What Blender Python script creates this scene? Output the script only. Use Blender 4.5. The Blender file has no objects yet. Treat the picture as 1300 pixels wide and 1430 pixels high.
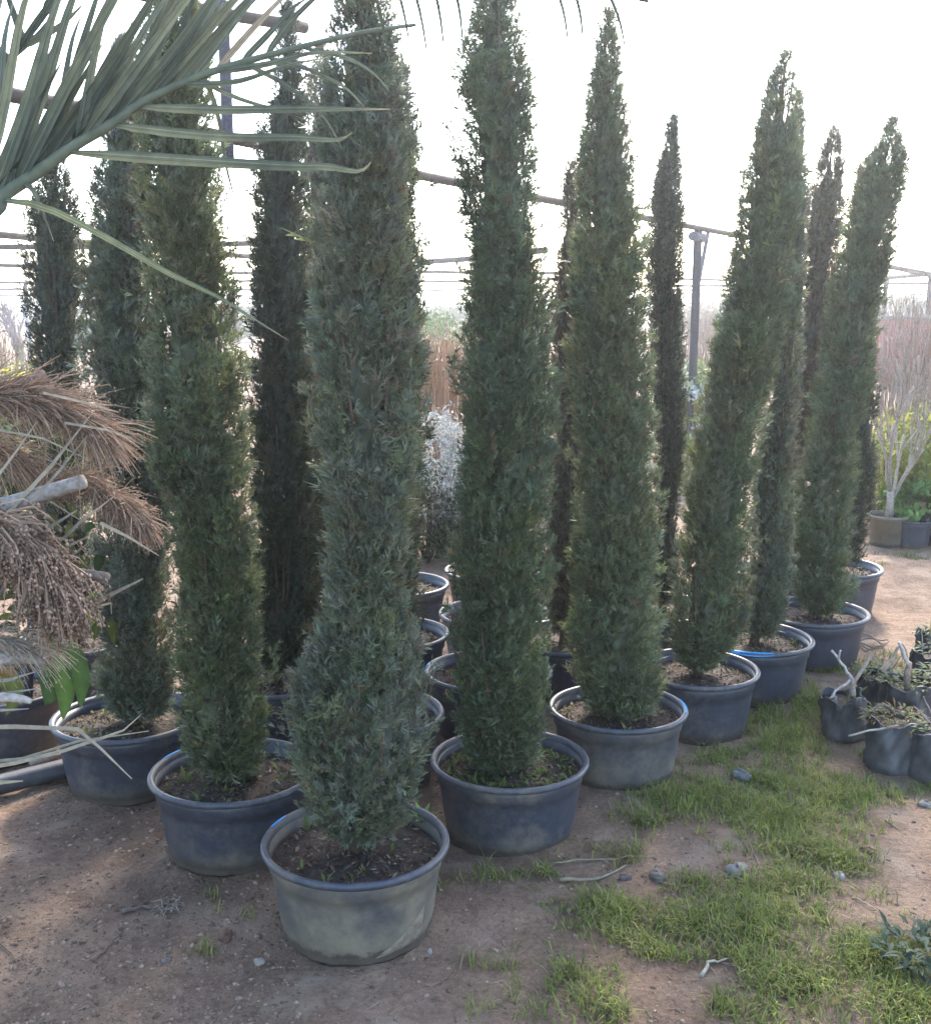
import bpy, math, random
import numpy as np
from mathutils import Vector

# ------------------------------------------------------------------ camera, sky, sun, exposure
SC = bpy.context.scene
COL = SC.collection
F, HOR, H = 1550.0, 430.0, 1.66            # focal length and horizon in photo pixels (1300 x 1430), eye height
PHI = math.atan((715 - HOR) / F)
cam = bpy.data.cameras.new('camera')
cam.sensor_fit = 'HORIZONTAL'; cam.sensor_width = 36; cam.lens = 36 * F / 1300
cam.clip_start = 0.05; cam.clip_end = 3000
cam_o = bpy.data.objects.new('camera', cam); COL.objects.link(cam_o)
cam_o.location = (0, 0, H); cam_o.rotation_euler = (math.pi / 2 - PHI, 0, 0)
SC.camera = cam_o

SUN_EL, SUN_AZ = math.radians(38), math.radians(14)      # ahead of the camera, a little to the right
world = bpy.data.worlds.new('World'); SC.world = world; world.use_nodes = True
wn = world.node_tree.nodes; wl = world.node_tree.links; wn.clear()
sky = wn.new('ShaderNodeTexSky'); sky.sky_type = 'NISHITA'; sky.sun_disc = False
sky.sun_elevation = SUN_EL; sky.sun_rotation = SUN_AZ
sky.air_density = 1.0; sky.dust_density = 1.5; sky.ozone_density = 1.0
bg = wn.new('ShaderNodeBackground'); bg.inputs[1].default_value = 0.15
wo = wn.new('ShaderNodeOutputWorld')
wl.new(sky.outputs[0], bg.inputs[0]); wl.new(bg.outputs[0], wo.inputs[0])
sun = bpy.data.lights.new('sun', 'SUN'); sun.energy = 2.0; sun.angle = math.radians(9); sun.color = (1, .93, .82)
sun_o = bpy.data.objects.new('sun', sun); COL.objects.link(sun_o)
sd = Vector((math.sin(SUN_AZ) * math.cos(SUN_EL), math.cos(SUN_AZ) * math.cos(SUN_EL), math.sin(SUN_EL)))
sun_o.rotation_euler = sd.to_track_quat('Z', 'Y').to_euler(); sun_o.location = (3, 8, 9)
vs = SC.view_settings
vs.view_transform = 'Standard'; vs.look = 'None'; vs.gamma = 1; vs.exposure = 2.85; vs.use_curve_mapping = False
SC.render.engine = 'CYCLES'
SC.cycles.max_bounces = 6; SC.cycles.diffuse_bounces = 3; SC.cycles.glossy_bounces = 2; SC.cycles.transmission_bounces = 3; SC.cycles.volume_bounces = 0

# ------------------------------------------------------------------ helpers
RNG = np.random.default_rng(7)
cP, sP = math.cos(PHI), math.sin(PHI)

def ray(x, y):
    u = (x - 650) / F; v = (715 - y) / F
    return np.array([u, cP + v * sP, -sP + v * cP])
def at(x, y, z=0.0):                       # point of the level plane z seen at a pixel
    d = ray(x, y); t = (z - H) / d[2]
    return np.array([0, 0, H]) + d * t
def atY(x, y, Y):                          # point of the upright plane Y seen at a pixel
    d = ray(x, y); t = Y / d[1]
    return np.array([0, 0, H]) + d * t
def lerp(a, b, t): return a + (b - a) * t
def nrm(v): return v / (np.linalg.norm(v, axis=-1, keepdims=True) + 1e-9)

_tab = np.random.default_rng(3).random((256, 256))
def vnoise(x, y):
    xi = np.floor(x).astype(int); yi = np.floor(y).astype(int)
    fx = x - xi; fy = y - yi; fx = fx * fx * (3 - 2 * fx); fy = fy * fy * (3 - 2 * fy)
    g = lambda a, b: _tab[a % 256, b % 256]
    return lerp(lerp(g(xi, yi), g(xi + 1, yi), fx), lerp(g(xi, yi + 1), g(xi + 1, yi + 1), fx), fy) - .5
def ground_z(x, y):
    x = np.asarray(x, float); y = np.asarray(y, float)
    z = .030 * vnoise(x * 1.3 + 9, y * 1.3 + 4) + .022 * vnoise(x * 4 + 3, y * 4) + .014 * vnoise(x * 11, y * 11 + 7) + .010 * vnoise(x * 27, y * 27)
    return z * np.exp(-((np.abs(y - 4) / 14) ** 4))

class MB:                                   # collects triangles
    def __init__(s): s.V = []; s.T = []; s.C = []; s.n = 0
    def add(s, V, T, c=(1, 1, 1)):
        V = np.asarray(V, float).reshape(-1, 3); T = np.asarray(T, int).reshape(-1, 3)
        c = np.asarray(c, float)
        if c.ndim == 1: c = np.tile(c, (len(V), 1))
        s.V.append(V); s.T.append(T + s.n); s.C.append(c); s.n += len(V); return s
    def tube(s, P, R, n=6, c=(1, 1, 1), cap=True):
        P = np.asarray(P, float); k = len(P)
        R = np.broadcast_to(np.asarray(R, float), (k,))
        tg = nrm(np.gradient(P, axis=0)); ref = np.array([0.31, 0.17, .93])
        if abs(np.dot(tg[0], ref)) > .93: ref = np.array([1., .1, 0])
        a = nrm(np.cross(tg, ref)); b = np.cross(tg, a)
        th = np.arange(n) * 2 * math.pi / n
        V = P[:, None] + R[:, None, None] * (np.cos(th)[None, :, None] * a[:, None] + np.sin(th)[None, :, None] * b[:, None])
        V = V.reshape(-1, 3); T = []
        for i in range(k - 1):
            for j in range(n):
                q = [i * n + j, i * n + (j + 1) % n, (i + 1) * n + (j + 1) % n, (i + 1) * n + j]
                T += [[q[0], q[1], q[2]], [q[0], q[2], q[3]]]
        if cap:
            V = np.vstack([V, P[:1], P[-1:]]); m = k * n
            for j in range(n):
                T += [[m, (j + 1) % n, j], [m + 1, (k - 1) * n + j, (k - 1) * n + (j + 1) % n]]
        return s.add(V, T, c)
    def lathe(s, prof, n=40, c=(1, 1, 1), wob=None):
        prof = np.asarray(prof, float); th = np.arange(n) * 2 * math.pi / n
        V = np.array([[r * math.cos(t) * (1 if wob is None else wob(t, z)), r * math.sin(t) * (1 if wob is None else wob(t, z)), z] for r, z in prof for t in th])
        T = []
        for i in range(len(prof) - 1):
            for j in range(n):
                q = [i * n + j, i * n + (j + 1) % n, (i + 1) * n + (j + 1) % n, (i + 1) * n + j]
                T += [[q[0], q[1], q[2]], [q[0], q[2], q[3]]]
        return s.add(V, T, c)
    def strip(s, P, W, side, fold=0.0, up=None, c=(1, 1, 1), mid=1.0):   # a long leaf: V-folded, two faces across
        P = np.asarray(P, float); k = len(P); W = np.broadcast_to(np.asarray(W, float), (k,))
        side = nrm(np.broadcast_to(np.asarray(side, float), (k, 3))); tg = nrm(np.gradient(P, axis=0))
        side = nrm(side - tg * np.sum(side * tg, 1)[:, None]); nn = np.cross(side, tg)
        L = P + side * W[:, None] / 2 + nn * (W * fold)[:, None]; Rr = P - side * W[:, None] / 2 + nn * (W * fold)[:, None]
        V = np.stack([L, P, Rr], 1).reshape(-1, 3); T = []
        for i in range(k - 1):
            for j in range(2):
                a = i * 3 + j; T += [[a, a + 1, a + 4], [a, a + 4, a + 3]]
        cc = np.asarray(c, float)
        if cc.ndim == 2: cc = np.repeat(cc, 3, 0) * np.tile(np.array([[1.], [mid], [1.]]), (k, 1))
        return s.add(V, T, cc)
    def mesh(s, name, smooth=False):
        V = np.concatenate(s.V).astype(np.float32); T = np.concatenate(s.T).astype(np.int32); C = np.concatenate(s.C)
        me = bpy.data.meshes.new(name)
        me.vertices.add(len(V)); me.vertices.foreach_set('co', V.ravel())
        me.loops.add(T.size); me.loops.foreach_set('vertex_index', T.ravel())
        me.polygons.add(len(T)); me.polygons.foreach_set('loop_start', np.arange(0, T.size, 3, dtype=np.int32))
        if smooth: me.polygons.foreach_set('use_smooth', np.ones(len(T), bool))
        at_ = me.color_attributes.new('Col', 'FLOAT_COLOR', 'POINT')
        at_.data.foreach_set('color', np.hstack([C, np.ones((len(C), 1))]).astype(np.float32).ravel())
        me.update(calc_edges=True)
        return me

def obj(name, mb, mat, parent=None, smooth=False, loc=None):
    me = mb.mesh(name, smooth) if isinstance(mb, MB) else mb
    if not me.materials: me.materials.append(mat)
    o = bpy.data.objects.new(name, me); COL.objects.link(o)
    if parent: o.parent = parent
    if loc is not None: o.location = loc
    return o
def tag(o, label=None, cat=None, group=None, kind=None):
    if label: o['label'] = label
    if cat: o['category'] = cat
    if group: o['group'] = group
    if kind: o['kind'] = kind
    return o
def empty(name, loc, label, cat, group=None, rz=0):
    o = bpy.data.objects.new(name, None); COL.objects.link(o); o.location = loc; o.rotation_euler.z = rz
    o.empty_display_size = .1
    return tag(o, label, cat, group)

# ------------------------------------------------------------------ materials
def new_mat(name):
    m = bpy.data.materials.new(name); m.use_nodes = True
    nt = m.node_tree; nt.nodes.clear()
    out = nt.nodes.new('ShaderNodeOutputMaterial'); b = nt.nodes.new('ShaderNodeBsdfPrincipled')
    nt.links.new(b.outputs[0], out.inputs[0])
    return m, nt, b, out
def N(nt, t, **kw):
    n = nt.nodes.new(t)
    for k, v in kw.items():
        if isinstance(k, str) and hasattr(n, k): setattr(n, k, v)
    return n
def noise(nt, scale, detail=6, vec=None, rough=.6):
    n = nt.nodes.new('ShaderNodeTexNoise'); n.inputs['Scale'].default_value = scale; n.inputs['Detail'].default_value = detail
    n.inputs['Roughness'].default_value = rough
    if vec is not None: nt.links.new(vec, n.inputs['Vector'])
    return n
def ramp(nt, fac, stops):
    r = nt.nodes.new('ShaderNodeValToRGB'); nt.links.new(fac, r.inputs[0])
    e = r.color_ramp.elements
    while len(e) < len(stops): e.new(.5)
    for i, (p, c) in enumerate(stops):
        e[i].position = p; e[i].color = (*c, 1) if len(c) == 3 else c
    return r
def mix(nt, fac, a, b, blend='MIX'):
    m = nt.nodes.new('ShaderNodeMix'); m.data_type = 'RGBA'; m.blend_type = blend
    for sock, v in ((m.inputs[0], fac), (m.inputs[6], a), (m.inputs[7], b)):
        if hasattr(v, 'node'): nt.links.new(v, sock)
        elif isinstance(v, (int, float)): sock.default_value = v
        else: sock.default_value = (*v, 1)
    return m.outputs[2]
def bump(nt, b, h, strength=.5, dist=.01):
    n = nt.nodes.new('ShaderNodeBump'); n.inputs['Strength'].default_value = strength; n.inputs['Distance'].default_value = dist
    nt.links.new(h, n.inputs['Height']); nt.links.new(n.outputs[0], b.inputs['Normal'])

def vc_mat(name, rough=.6, transl=0.0, nscale=40, namp=.35, spec=.3, bmp=0):   # colour from the mesh, with grain on top
    m, nt, b, out = new_mat(name)
    a = N(nt, 'ShaderNodeVertexColor'); a.layer_name = 'Col'
    tc = N(nt, 'ShaderNodeTexCoord'); nz = noise(nt, nscale, 4, tc.outputs['Object'])
    r = ramp(nt, nz.outputs[0], [(.25, (1 - namp,) * 3), (.75, (1 + namp * .6,) * 3)])
    c = mix(nt, 1.0, a.outputs[0], r.outputs[0], 'MULTIPLY')
    nt.links.new(c, b.inputs['Base Color']); b.inputs['Roughness'].default_value = rough
    b.inputs['Specular IOR Level'].default_value = spec
    if bmp: bump(nt, b, nz.outputs[0], bmp, .004)
    if transl:
        t = N(nt, 'ShaderNodeBsdfTranslucent'); nt.links.new(c, t.inputs[0])
        ms = N(nt, 'ShaderNodeMixShader'); ms.inputs[0].default_value = transl
        nt.links.new(b.outputs[0], ms.inputs[1]); nt.links.new(t.outputs[0], ms.inputs[2]); nt.links.new(ms.outputs[0], out.inputs[0])
    return m
M = {}
M['cypress'] = vc_mat('cypress_foliage', .55, .3, 9, .25, .35)
M['leaf'] = vc_mat('leaf', .65, .3, 30, .3, .12)
M['dry'] = vc_mat('dry_plant', .75, .15, 60, .35, .2)
M['grass'] = vc_mat('grass_blade', .6, .35, 14, .25, .15)
M['bark'] = vc_mat('bark', .85, 0, 70, .5, .15, .6)
M['stone'] = vc_mat('stone', .85, 0, 45, .45, .2, .6)
M['litter'] = vc_mat('litter', .85, .1, 50, .35, .15)
M['plainplastic'] = vc_mat('weathered_plastic', .5, 0, 25, .4, .4, .15)

def ground_mat(name='dirt', far=True):
    m, nt, b, out = new_mat(name)
    tc = N(nt, 'ShaderNodeTexCoord'); o = tc.outputs['Object']
    n1 = noise(nt, 1.4, 8, o); n2 = noise(nt, 9, 8, o, .7); n3 = noise(nt, 60, 6, o, .75); n4 = noise(nt, 4, 5, o)
    base = ramp(nt, n1.outputs[0], [(.3, (.165, .104, .068)), (.5, (.285, .188, .128)), (.72, (.42, .292, .20))])
    g = ramp(nt, n2.outputs[0], [(.3, (.62, .6, .6)), (.5, (1, 1, 1)), (.75, (1.22, 1.2, 1.17))])
    c = mix(nt, .85, base.outputs[0], g.outputs[0], 'MULTIPLY')
    g3 = ramp(nt, n3.outputs[0], [(.3, (.5, .5, .5)), (.55, (1, 1, 1)), (.8, (1.35, 1.33, 1.3))])
    c = mix(nt, .8, c, g3.outputs[0], 'MULTIPLY')
    mask = ramp(nt, n4.outputs[0], [(.55, (0, 0, 0)), (.66, (1, 1, 1))])
    c = mix(nt, mask.outputs[0], c, (.34, .245, .175))
    nt.links.new(c, b.inputs['Base Color']); b.inputs['Roughness'].default_value = .92
    b.inputs['Specular IOR Level'].default_value = .15
    add = N(nt, 'ShaderNodeMath', operation='ADD'); nt.links.new(n2.outputs[0], add.inputs[0]); nt.links.new(n3.outputs[0], add.inputs[1])
    bump(nt, b, add.outputs[0], 1.0, .035)
    return m
M['ground'] = ground_mat()

def soil_mat():
    m, nt, b, out = new_mat('potting_soil')
    tc = N(nt, 'ShaderNodeTexCoord'); oi = N(nt, 'ShaderNodeObjectInfo')
    n1 = noise(nt, 14, 6, tc.outputs['Object']); n2 = noise(nt, 90, 5, tc.outputs['Object'])
    r = ramp(nt, n1.outputs[0], [(.3, (.018, .012, .009)), (.5, (.042, .025, .017)), (.7, (.06, .042, .024))])
    r2 = ramp(nt, n2.outputs[0], [(.3, (.45,) * 3), (.75, (1.4,) * 3)])
    c = mix(nt, .9, r.outputs[0], r2.outputs[0], 'MULTIPLY')
    nt.links.new(c, b.inputs['Base Color']); b.inputs['Roughness'].default_value = .95
    bump(nt, b, n2.outputs[0], 1, .012)
    return m
M['soil'] = soil_mat()

def pot_mat():                              # blue-black plastic under dust; each pot carries its own amount of dust
    m, nt, b, out = new_mat('nursery_plastic')
    tc = N(nt, 'ShaderNodeTexCoord'); o = tc.outputs['Object']; oi = N(nt, 'ShaderNodeObjectInfo')
    vm = N(nt, 'ShaderNodeVectorMath', operation='ADD'); nt.links.new(o, vm.inputs[0])
    sc = N(nt, 'ShaderNodeVectorMath', operation='SCALE'); nt.links.new(oi.outputs['Location'], sc.inputs[0]); sc.inputs['Scale'].default_value = 3.7
    nt.links.new(sc.outputs[0], vm.inputs[1]); v = vm.outputs[0]
    n1 = noise(nt, 7, 7, v, .62); n2 = noise(nt, 45, 6, v, .7); n3 = noise(nt, 2.6, 3, v)
    at_ = N(nt, 'ShaderNodeAttribute'); at_.attribute_type = 'OBJECT'; at_.attribute_name = 'dust'
    sep = N(nt, 'ShaderNodeSeparateXYZ'); nt.links.new(o, sep.inputs[0])
    mr = N(nt, 'ShaderNodeMapRange'); nt.links.new(sep.outputs[2], mr.inputs[0])
    mr.inputs[1].default_value = 0.0; mr.inputs[2].default_value = .13; mr.inputs[3].default_value = .34; mr.inputs[4].default_value = 0.0
    def math2(op, a, c):
        n = N(nt, 'ShaderNodeMath', operation=op)
        for i, q in enumerate((a, c)):
            if hasattr(q, 'node'): nt.links.new(q, n.inputs[i])
            else: n.inputs[i].default_value = q
        return n.outputs[0]
    s = math2('ADD', math2('ADD', mr.outputs[0], at_.outputs['Fac']), math2('MULTIPLY', math2('SUBTRACT', n1.outputs[0], .5), .95))
    s = math2('ADD', s, math2('MULTIPLY', math2('SUBTRACT', n3.outputs[0], .5), .6))
    s = math2('ADD', s, math2('MULTIPLY', math2('SUBTRACT', n2.outputs[0], .5), .75))
    dm = ramp(nt, s, [(.05, (.06,) * 3), (.8, (1, 1, 1))])
    plastic = ramp(nt, n2.outputs[0], [(.3, (.022, .025, .037)), (.7, (.042, .046, .062))])
    dust = ramp(nt, n1.outputs[0], [(.3, (.078, .067, .052)), (.55, (.142, .118, .083)), (.75, (.195, .156, .105))])
    c = mix(nt, dm.outputs[0], plastic.outputs[0], dust.outputs[0])
    # splashed earth on the lowest few centimetres
    mz = N(nt, 'ShaderNodeMapRange'); nt.links.new(sep.outputs[2], mz.inputs[0]); mz.inputs[1].default_value = .0; mz.inputs[2].default_value = .06; mz.inputs[3].default_value = .95; mz.inputs[4].default_value = -.1
    sp = ramp(nt, math2('ADD', mz.outputs[0], math2('MULTIPLY', math2('SUBTRACT', n2.outputs[0], .5), 1.6)), [(.25, (0, 0, 0)), (.5, (1, 1, 1))])
    c = mix(nt, sp.outputs[0], c, (.062, .047, .035))
    nt.links.new(c, b.inputs['Base Color'])
    rr = ramp(nt, dm.outputs[0], [(0, (.42,) * 3), (1, (.8,) * 3)]); nt.links.new(rr.outputs[0], b.inputs['Roughness'])
    b.inputs['Specular IOR Level'].default_value = .4
    bump(nt, b, n2.outputs[0], .12, .004)
    return m
M['pot'] = pot_mat()

# ------------------------------------------------------------------ ground
def axis(lo, hi, step, far):
    a = np.arange(lo, hi + step / 2, step); out = []; s = step; x = hi
    while x < far: s *= 1.35; x += s; out.append(x)
    out2 = []; s = step; x = lo
    while x > -far: s *= 1.35; x -= s; out2.append(x)
    return np.concatenate([out2[::-1], a, out])
gx = axis(-2.6, 3.4, .022, 900); gy = axis(1.6, 7.2, .022, 900)
X, Y = np.meshgrid(gx, gy); Z = ground_z(X, Y)
nx, ny = len(gx), len(gy)
idx = np.arange(nx * ny).reshape(ny, nx)
a, b_, c_, d_ = idx[:-1, :-1].ravel(), idx[:-1, 1:].ravel(), idx[1:, 1:].ravel(), idx[1:, :-1].ravel()
g = MB().add(np.stack([X, Y, Z], -1).reshape(-1, 3), np.concatenate([np.stack([a, b_, c_], 1), np.stack([a, c_, d_], 1)]))
tag(obj('ground', g, M['ground'], smooth=True), kind='structure')

# loose crumbs of soil and small gravel
def rocks(P, S, C, seed):
    r = np.random.default_rng(seed); t = (1 + 5 ** .5) / 2
    ico = nrm(np.array([[-1, t, 0], [1, t, 0], [-1, -t, 0], [1, -t, 0], [0, -1, t], [0, 1, t], [0, -1, -t], [0, 1, -t], [t, 0, -1], [t, 0, 1], [-t, 0, -1], [-t, 0, 1]], float))
    tri = np.array([[0, 11, 5], [0, 5, 1], [0, 1, 7], [0, 7, 10], [0, 10, 11], [1, 5, 9], [5, 11, 4], [11, 10, 2], [10, 7, 6], [7, 1, 8], [3, 9, 4], [3, 4, 2], [3, 2, 6], [3, 6, 8], [3, 8, 9], [4, 9, 5], [2, 4, 11], [6, 2, 10], [8, 6, 7], [9, 8, 1]])
    n = len(P); j = 1 + .9 * (r.random((n, 12, 1)) - .5)
    st = np.stack([.7 + .6 * r.random(n), .7 + .6 * r.random(n), .35 + .4 * r.random(n)], 1)
    V = ico[None] * j * st[:, None] * S[:, None, None] + P[:, None]
    T = tri[None] + (np.arange(n) * 12)[:, None, None]
    return V.reshape(-1, 3), T.reshape(-1, 3), np.repeat(C, 12, 0)
r = np.random.default_rng(11)
n = 11000
px = np.where(r.random(n) < .6, r.uniform(-80, 420, n), r.uniform(0, 1380, n)); py = r.uniform(1090, 1440, n)
P = np.array([at(x, y) for x, y in zip(px, py)]); S = .0018 + .008 * r.random(n) ** 5
P[:, 2] = ground_z(P[:, 0], P[:, 1]) - S * .1
tone = r.random((n, 1)); C = lerp(np.array([[.10, .064, .044]]), np.array([[.26, .18, .128]]), tone ** 1.6)
tag(obj('soil_crumbs', MB().add(*rocks(P, S, C, 5)), M['stone']), 'loose brown soil crumbs scattered over the bare dirt', 'soil', kind='stuff')

# ------------------------------------------------------------------ pots
TRI_RIM = None
def pot_meshes(seed):
    rr = np.random.default_rng(seed); ph = rr.uniform(0, 6.28, 4)
    wob = lambda t, z: 1 + .006 * math.sin(2 * t + ph[0]) + .004 * math.sin(3 * t + ph[1] + z * 9) + (.012 * math.sin(9 * t + ph[2]) + .01 * math.sin(17 * t + ph[3]) + .008 * math.sin(31 * t)) * max(0, 1 - z / .03)
    w = MB().lathe([(.0, .004), (.185, .004), (.196, 0), (.199, .008), (.197, .02), (.201, .026), (.2075, .06), (.2145, .11), (.221, .16), (.2245, .186), (.2295, .19), (.232, .214), (.233, .232), (.228, .234), (.224, .205), (.219, .17)], 56, wob=wob)
    rim = MB().lathe([(.228, .230), (.2415, .2305), (.2475, .233), (.2505, .238), (.2505, .2445), (.2475, .2495), (.243, .2515), (.235, .2495), (.2305, .243), (.2285, .234)], 56, wob=wob)
    return w.mesh('wall', True), rim.mesh('rim', True)
POTM = [pot_meshes(s) for s in range(4)]
def disc_soil(seed, R=.2245, z=.203):
    rr = np.random.default_rng(seed); V = [[0, 0, z + .014]]; nr, nt_ = 9, 40
    for i in range(1, nr + 1):
        for j in range(nt_):
            t = j * 2 * math.pi / nt_; q = R * i / nr
            V.append([q * math.cos(t), q * math.sin(t), z + .014 * (1 - i / nr) + (rr.random() - .5) * .012 * (i < nr)])
    T = [[0, 1 + j, 1 + (j + 1) % nt_] for j in range(nt_)]
    for i in range(nr - 1):
        for j in range(nt_):
            a = 1 + i * nt_ + j; b = 1 + i * nt_ + (j + 1) % nt_; T += [[a, a + nt_, b], [b, a + nt_, b + nt_]]
    return MB().add(V, T).mesh('soil', True)
SOILM = [disc_soil(s) for s in range(4)]

def flakes(n, R, z, cols, seed, size=(.006, .018), flat=.35):
    rr = np.random.default_rng(seed)
    q = R * np.sqrt(rr.random(n)); t = rr.uniform(0, 6.283, n)
    P = np.stack([q * np.cos(t), q * np.sin(t), z + .014 * (1 - q / R) + rr.random(n) * .008], 1)
    d = nrm(np.stack([rr.normal(size=n), rr.normal(size=n), flat * rr.normal(size=n)], 1)); s = nrm(np.cross(d, rr.normal(size=(n, 3)) * np.array([.4, .4, 1]) + [0, 0, .6]))
    L = rr.uniform(*size, n)[:, None]; W = L * rr.uniform(.15, .5, (n, 1))
    V = np.stack([P - d * L / 2, P + s * W / 2, P + d * L / 2, P - s * W / 2], 1).reshape(-1, 3)
    T = (np.array([[0, 1, 2], [0, 2, 3]])[None] + (np.arange(n) * 4)[:, None, None]).reshape(-1, 3)
    cols = np.asarray(cols, float); C = cols[rr.integers(0, len(cols), n)] * rr.uniform(.6, 1.3, (n, 1))
    return V, T, np.repeat(C, 4, 0)
BROWN = [(.065, .035, .022), (.10, .058, .035), (.14, .10, .065), (.04, .026, .018), (.10, .045, .022)]
GREENISH = [(.07, .09, .022), (.12, .12, .035), (.05, .07, .02), (.15, .13, .05), (.08, .05, .025)]
PALE = [(.22, .18, .12), (.17, .13, .085)]

def sprouts(n, R, z, seed, col=((.10, .16, .04), (.15, .2, .06)), h=(.015, .05), rin=.06):
    rr = np.random.default_rng(seed); mb = MB()
    for i in range(n):
        q = math.sqrt(rr.uniform(rin ** 2, R ** 2)); t = rr.uniform(0, 6.283); base = np.array([q * math.cos(t), q * math.sin(t), z])
        for k in range(rr.integers(3, 6)):
            a = rr.uniform(0, 6.283); hh = rr.uniform(*h); tip = base + np.array([math.cos(a) * hh * .7, math.sin(a) * hh * .7, hh * rr.uniform(.35, 1)])
            mid = (base + tip) / 2 + np.array([0, 0, hh * .15])
            c = np.array(col[0]) + (np.array(col[1]) - np.array(col[0])) * rr.random()
            mb.strip([base, mid, tip], [.002, .009 * hh / .03, .001], np.cross(tip - base, [0, 0, 1.0]) + 1e-4, .15, c=c)
    return mb
def arc_strip(a0, a1, col, R=.2475, z=.2505):
    k = 14; mb = MB(); V = []
    for i in range(k):
        t = lerp(a0, a1, i / (k - 1)); w = .006 * math.sin(math.pi * (i + .4) / (k - .2)) + .001
        for q, zz in ((R - .006 - w * .6, z + .0018), (R - .002, z + .001), (R + .0045, z - .006 - w)):
            V.append([q * math.cos(t), q * math.sin(t), zz])
    T = []
    for i in range(k - 1):
        for j in range(2):
            a = i * 3 + j; T += [[a, a + 3, a + 1], [a + 1, a + 3, a + 4]]
    return mb.add(V, T, col)

RIMZ = .25
#      key   xc    yc   w    dust  litter      weeds  blue arc (degrees)  label
POTS = [
 ('P0', 497, 1170, 263, .50, 'brown', 10, (148, 166), 'dusty tan-coated pot with dark rim and scraped base at the front corner'),
 ('P1', 712, 1057, 220, .10, 'green', 150, None, 'blue-black pot crowded with small green weeds next to the dusty tan pot'),
 ('P2', 863, 985, 192, .30, 'brown', 8, (-18, 16), 'grey pot with chalky pale lower wall and a blue mark on the rim'),
 ('P3', 972, 931, 176, .03, 'brown', 4, None, 'clean blue-black pot with brown litter standing next to the chalky grey pot'),
 ('P4', 1052, 888, 165, .00, 'green', 10, (-125, -85), 'blue-black pot with a long blue stripe on its front rim beside the tilted grow bag'),
 ('P5', 1134, 852, 154, -.05, 'brown', 3, None, 'blue-black pot second from the end of the row by the dirt path'),
 ('P6', 1166, 790, 130, .02, 'brown', 4, None, 'blue-black pot at the end of the row beside the open dirt path'),
 ('L1', 327, 1073, 232, .08, 'green', 14, (140, 163), 'blue-black mossy-soil pot with blue rim mark between dusty tan pot and straw-crossed pot'),
 ('L2', 178, 997, 206, .00, 'green', 3, None, 'dark pot crossed by bent straw-coloured blades beside the black pipe'),
 ('L3', 2, 957, 182, .05, 'brown', 2, None, 'grey-blue pot half hidden behind the hanging broad leaves and the black pole'),
 ('FL', 105, 890, 165, .0, 'brown', 2, None, 'dark pot hidden behind the straw-crossed pot and the leafy shrub'),
 ('M1', 522, 992, 198, .05, 'brown', 4, None, 'black pot directly behind the dusty tan pot'),
 ('M2', 682, 934, 180, .0, 'brown', 8, (160, 190), 'black pot with blue rim mark and rusty litter directly behind the weedy pot'),
 ('M3', 545, 882, 164, .0, 'brown', 3, None, 'black pot second in line behind the dusty tan pot'),
 ('M4', 690, 854, 155, .25, 'brown', 3, None, 'pot second in line behind the weedy pot, pale rim'),
 ('M5', 556, 814, 143, .0, 'green', 10, None, 'black pot third in line behind the dusty tan pot, green litter inside'),
 ('M6', 688, 794, 138, .75, 'brown', 3, None, 'beige-walled pot third in line behind the weedy pot'),
 ('M7', 788, 888, 165, .0, 'green', 8, None, 'black pot in shade behind the chalky grey pot, green litter showing'),
 ('M8', 385, 942, 182, .0, 'brown', 3, None, 'black pot in shade directly behind the mossy-soil pot'),
 ('M9', 440, 880, 164, .0, 'brown', 3, None, 'black pot in deep shade between two lines of pots behind the dusty tan pot'),
 ('M10', 926, 846, 152, .0, 'brown', 3, None, 'black pot hidden behind the clean blue-black pot'),
 ('M11', 1092, 796, 134, .0, 'brown', 3, None, 'black pot hidden behind the blue-striped pot'),
]
POS = {}
LIT = {'brown': [(flakes(800, .215, .206, BROWN + PALE, s, (.007, .026), .6)) for s in (1, 2)], 'green': [(flakes(800, .215, .206, GREENISH + BROWN[:3] + PALE[:1], s, (.007, .024), .6)) for s in (3, 4)]}
LITM = {k: [MB().add(*f).mesh('litter') for f in v] for k, v in LIT.items()}
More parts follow.
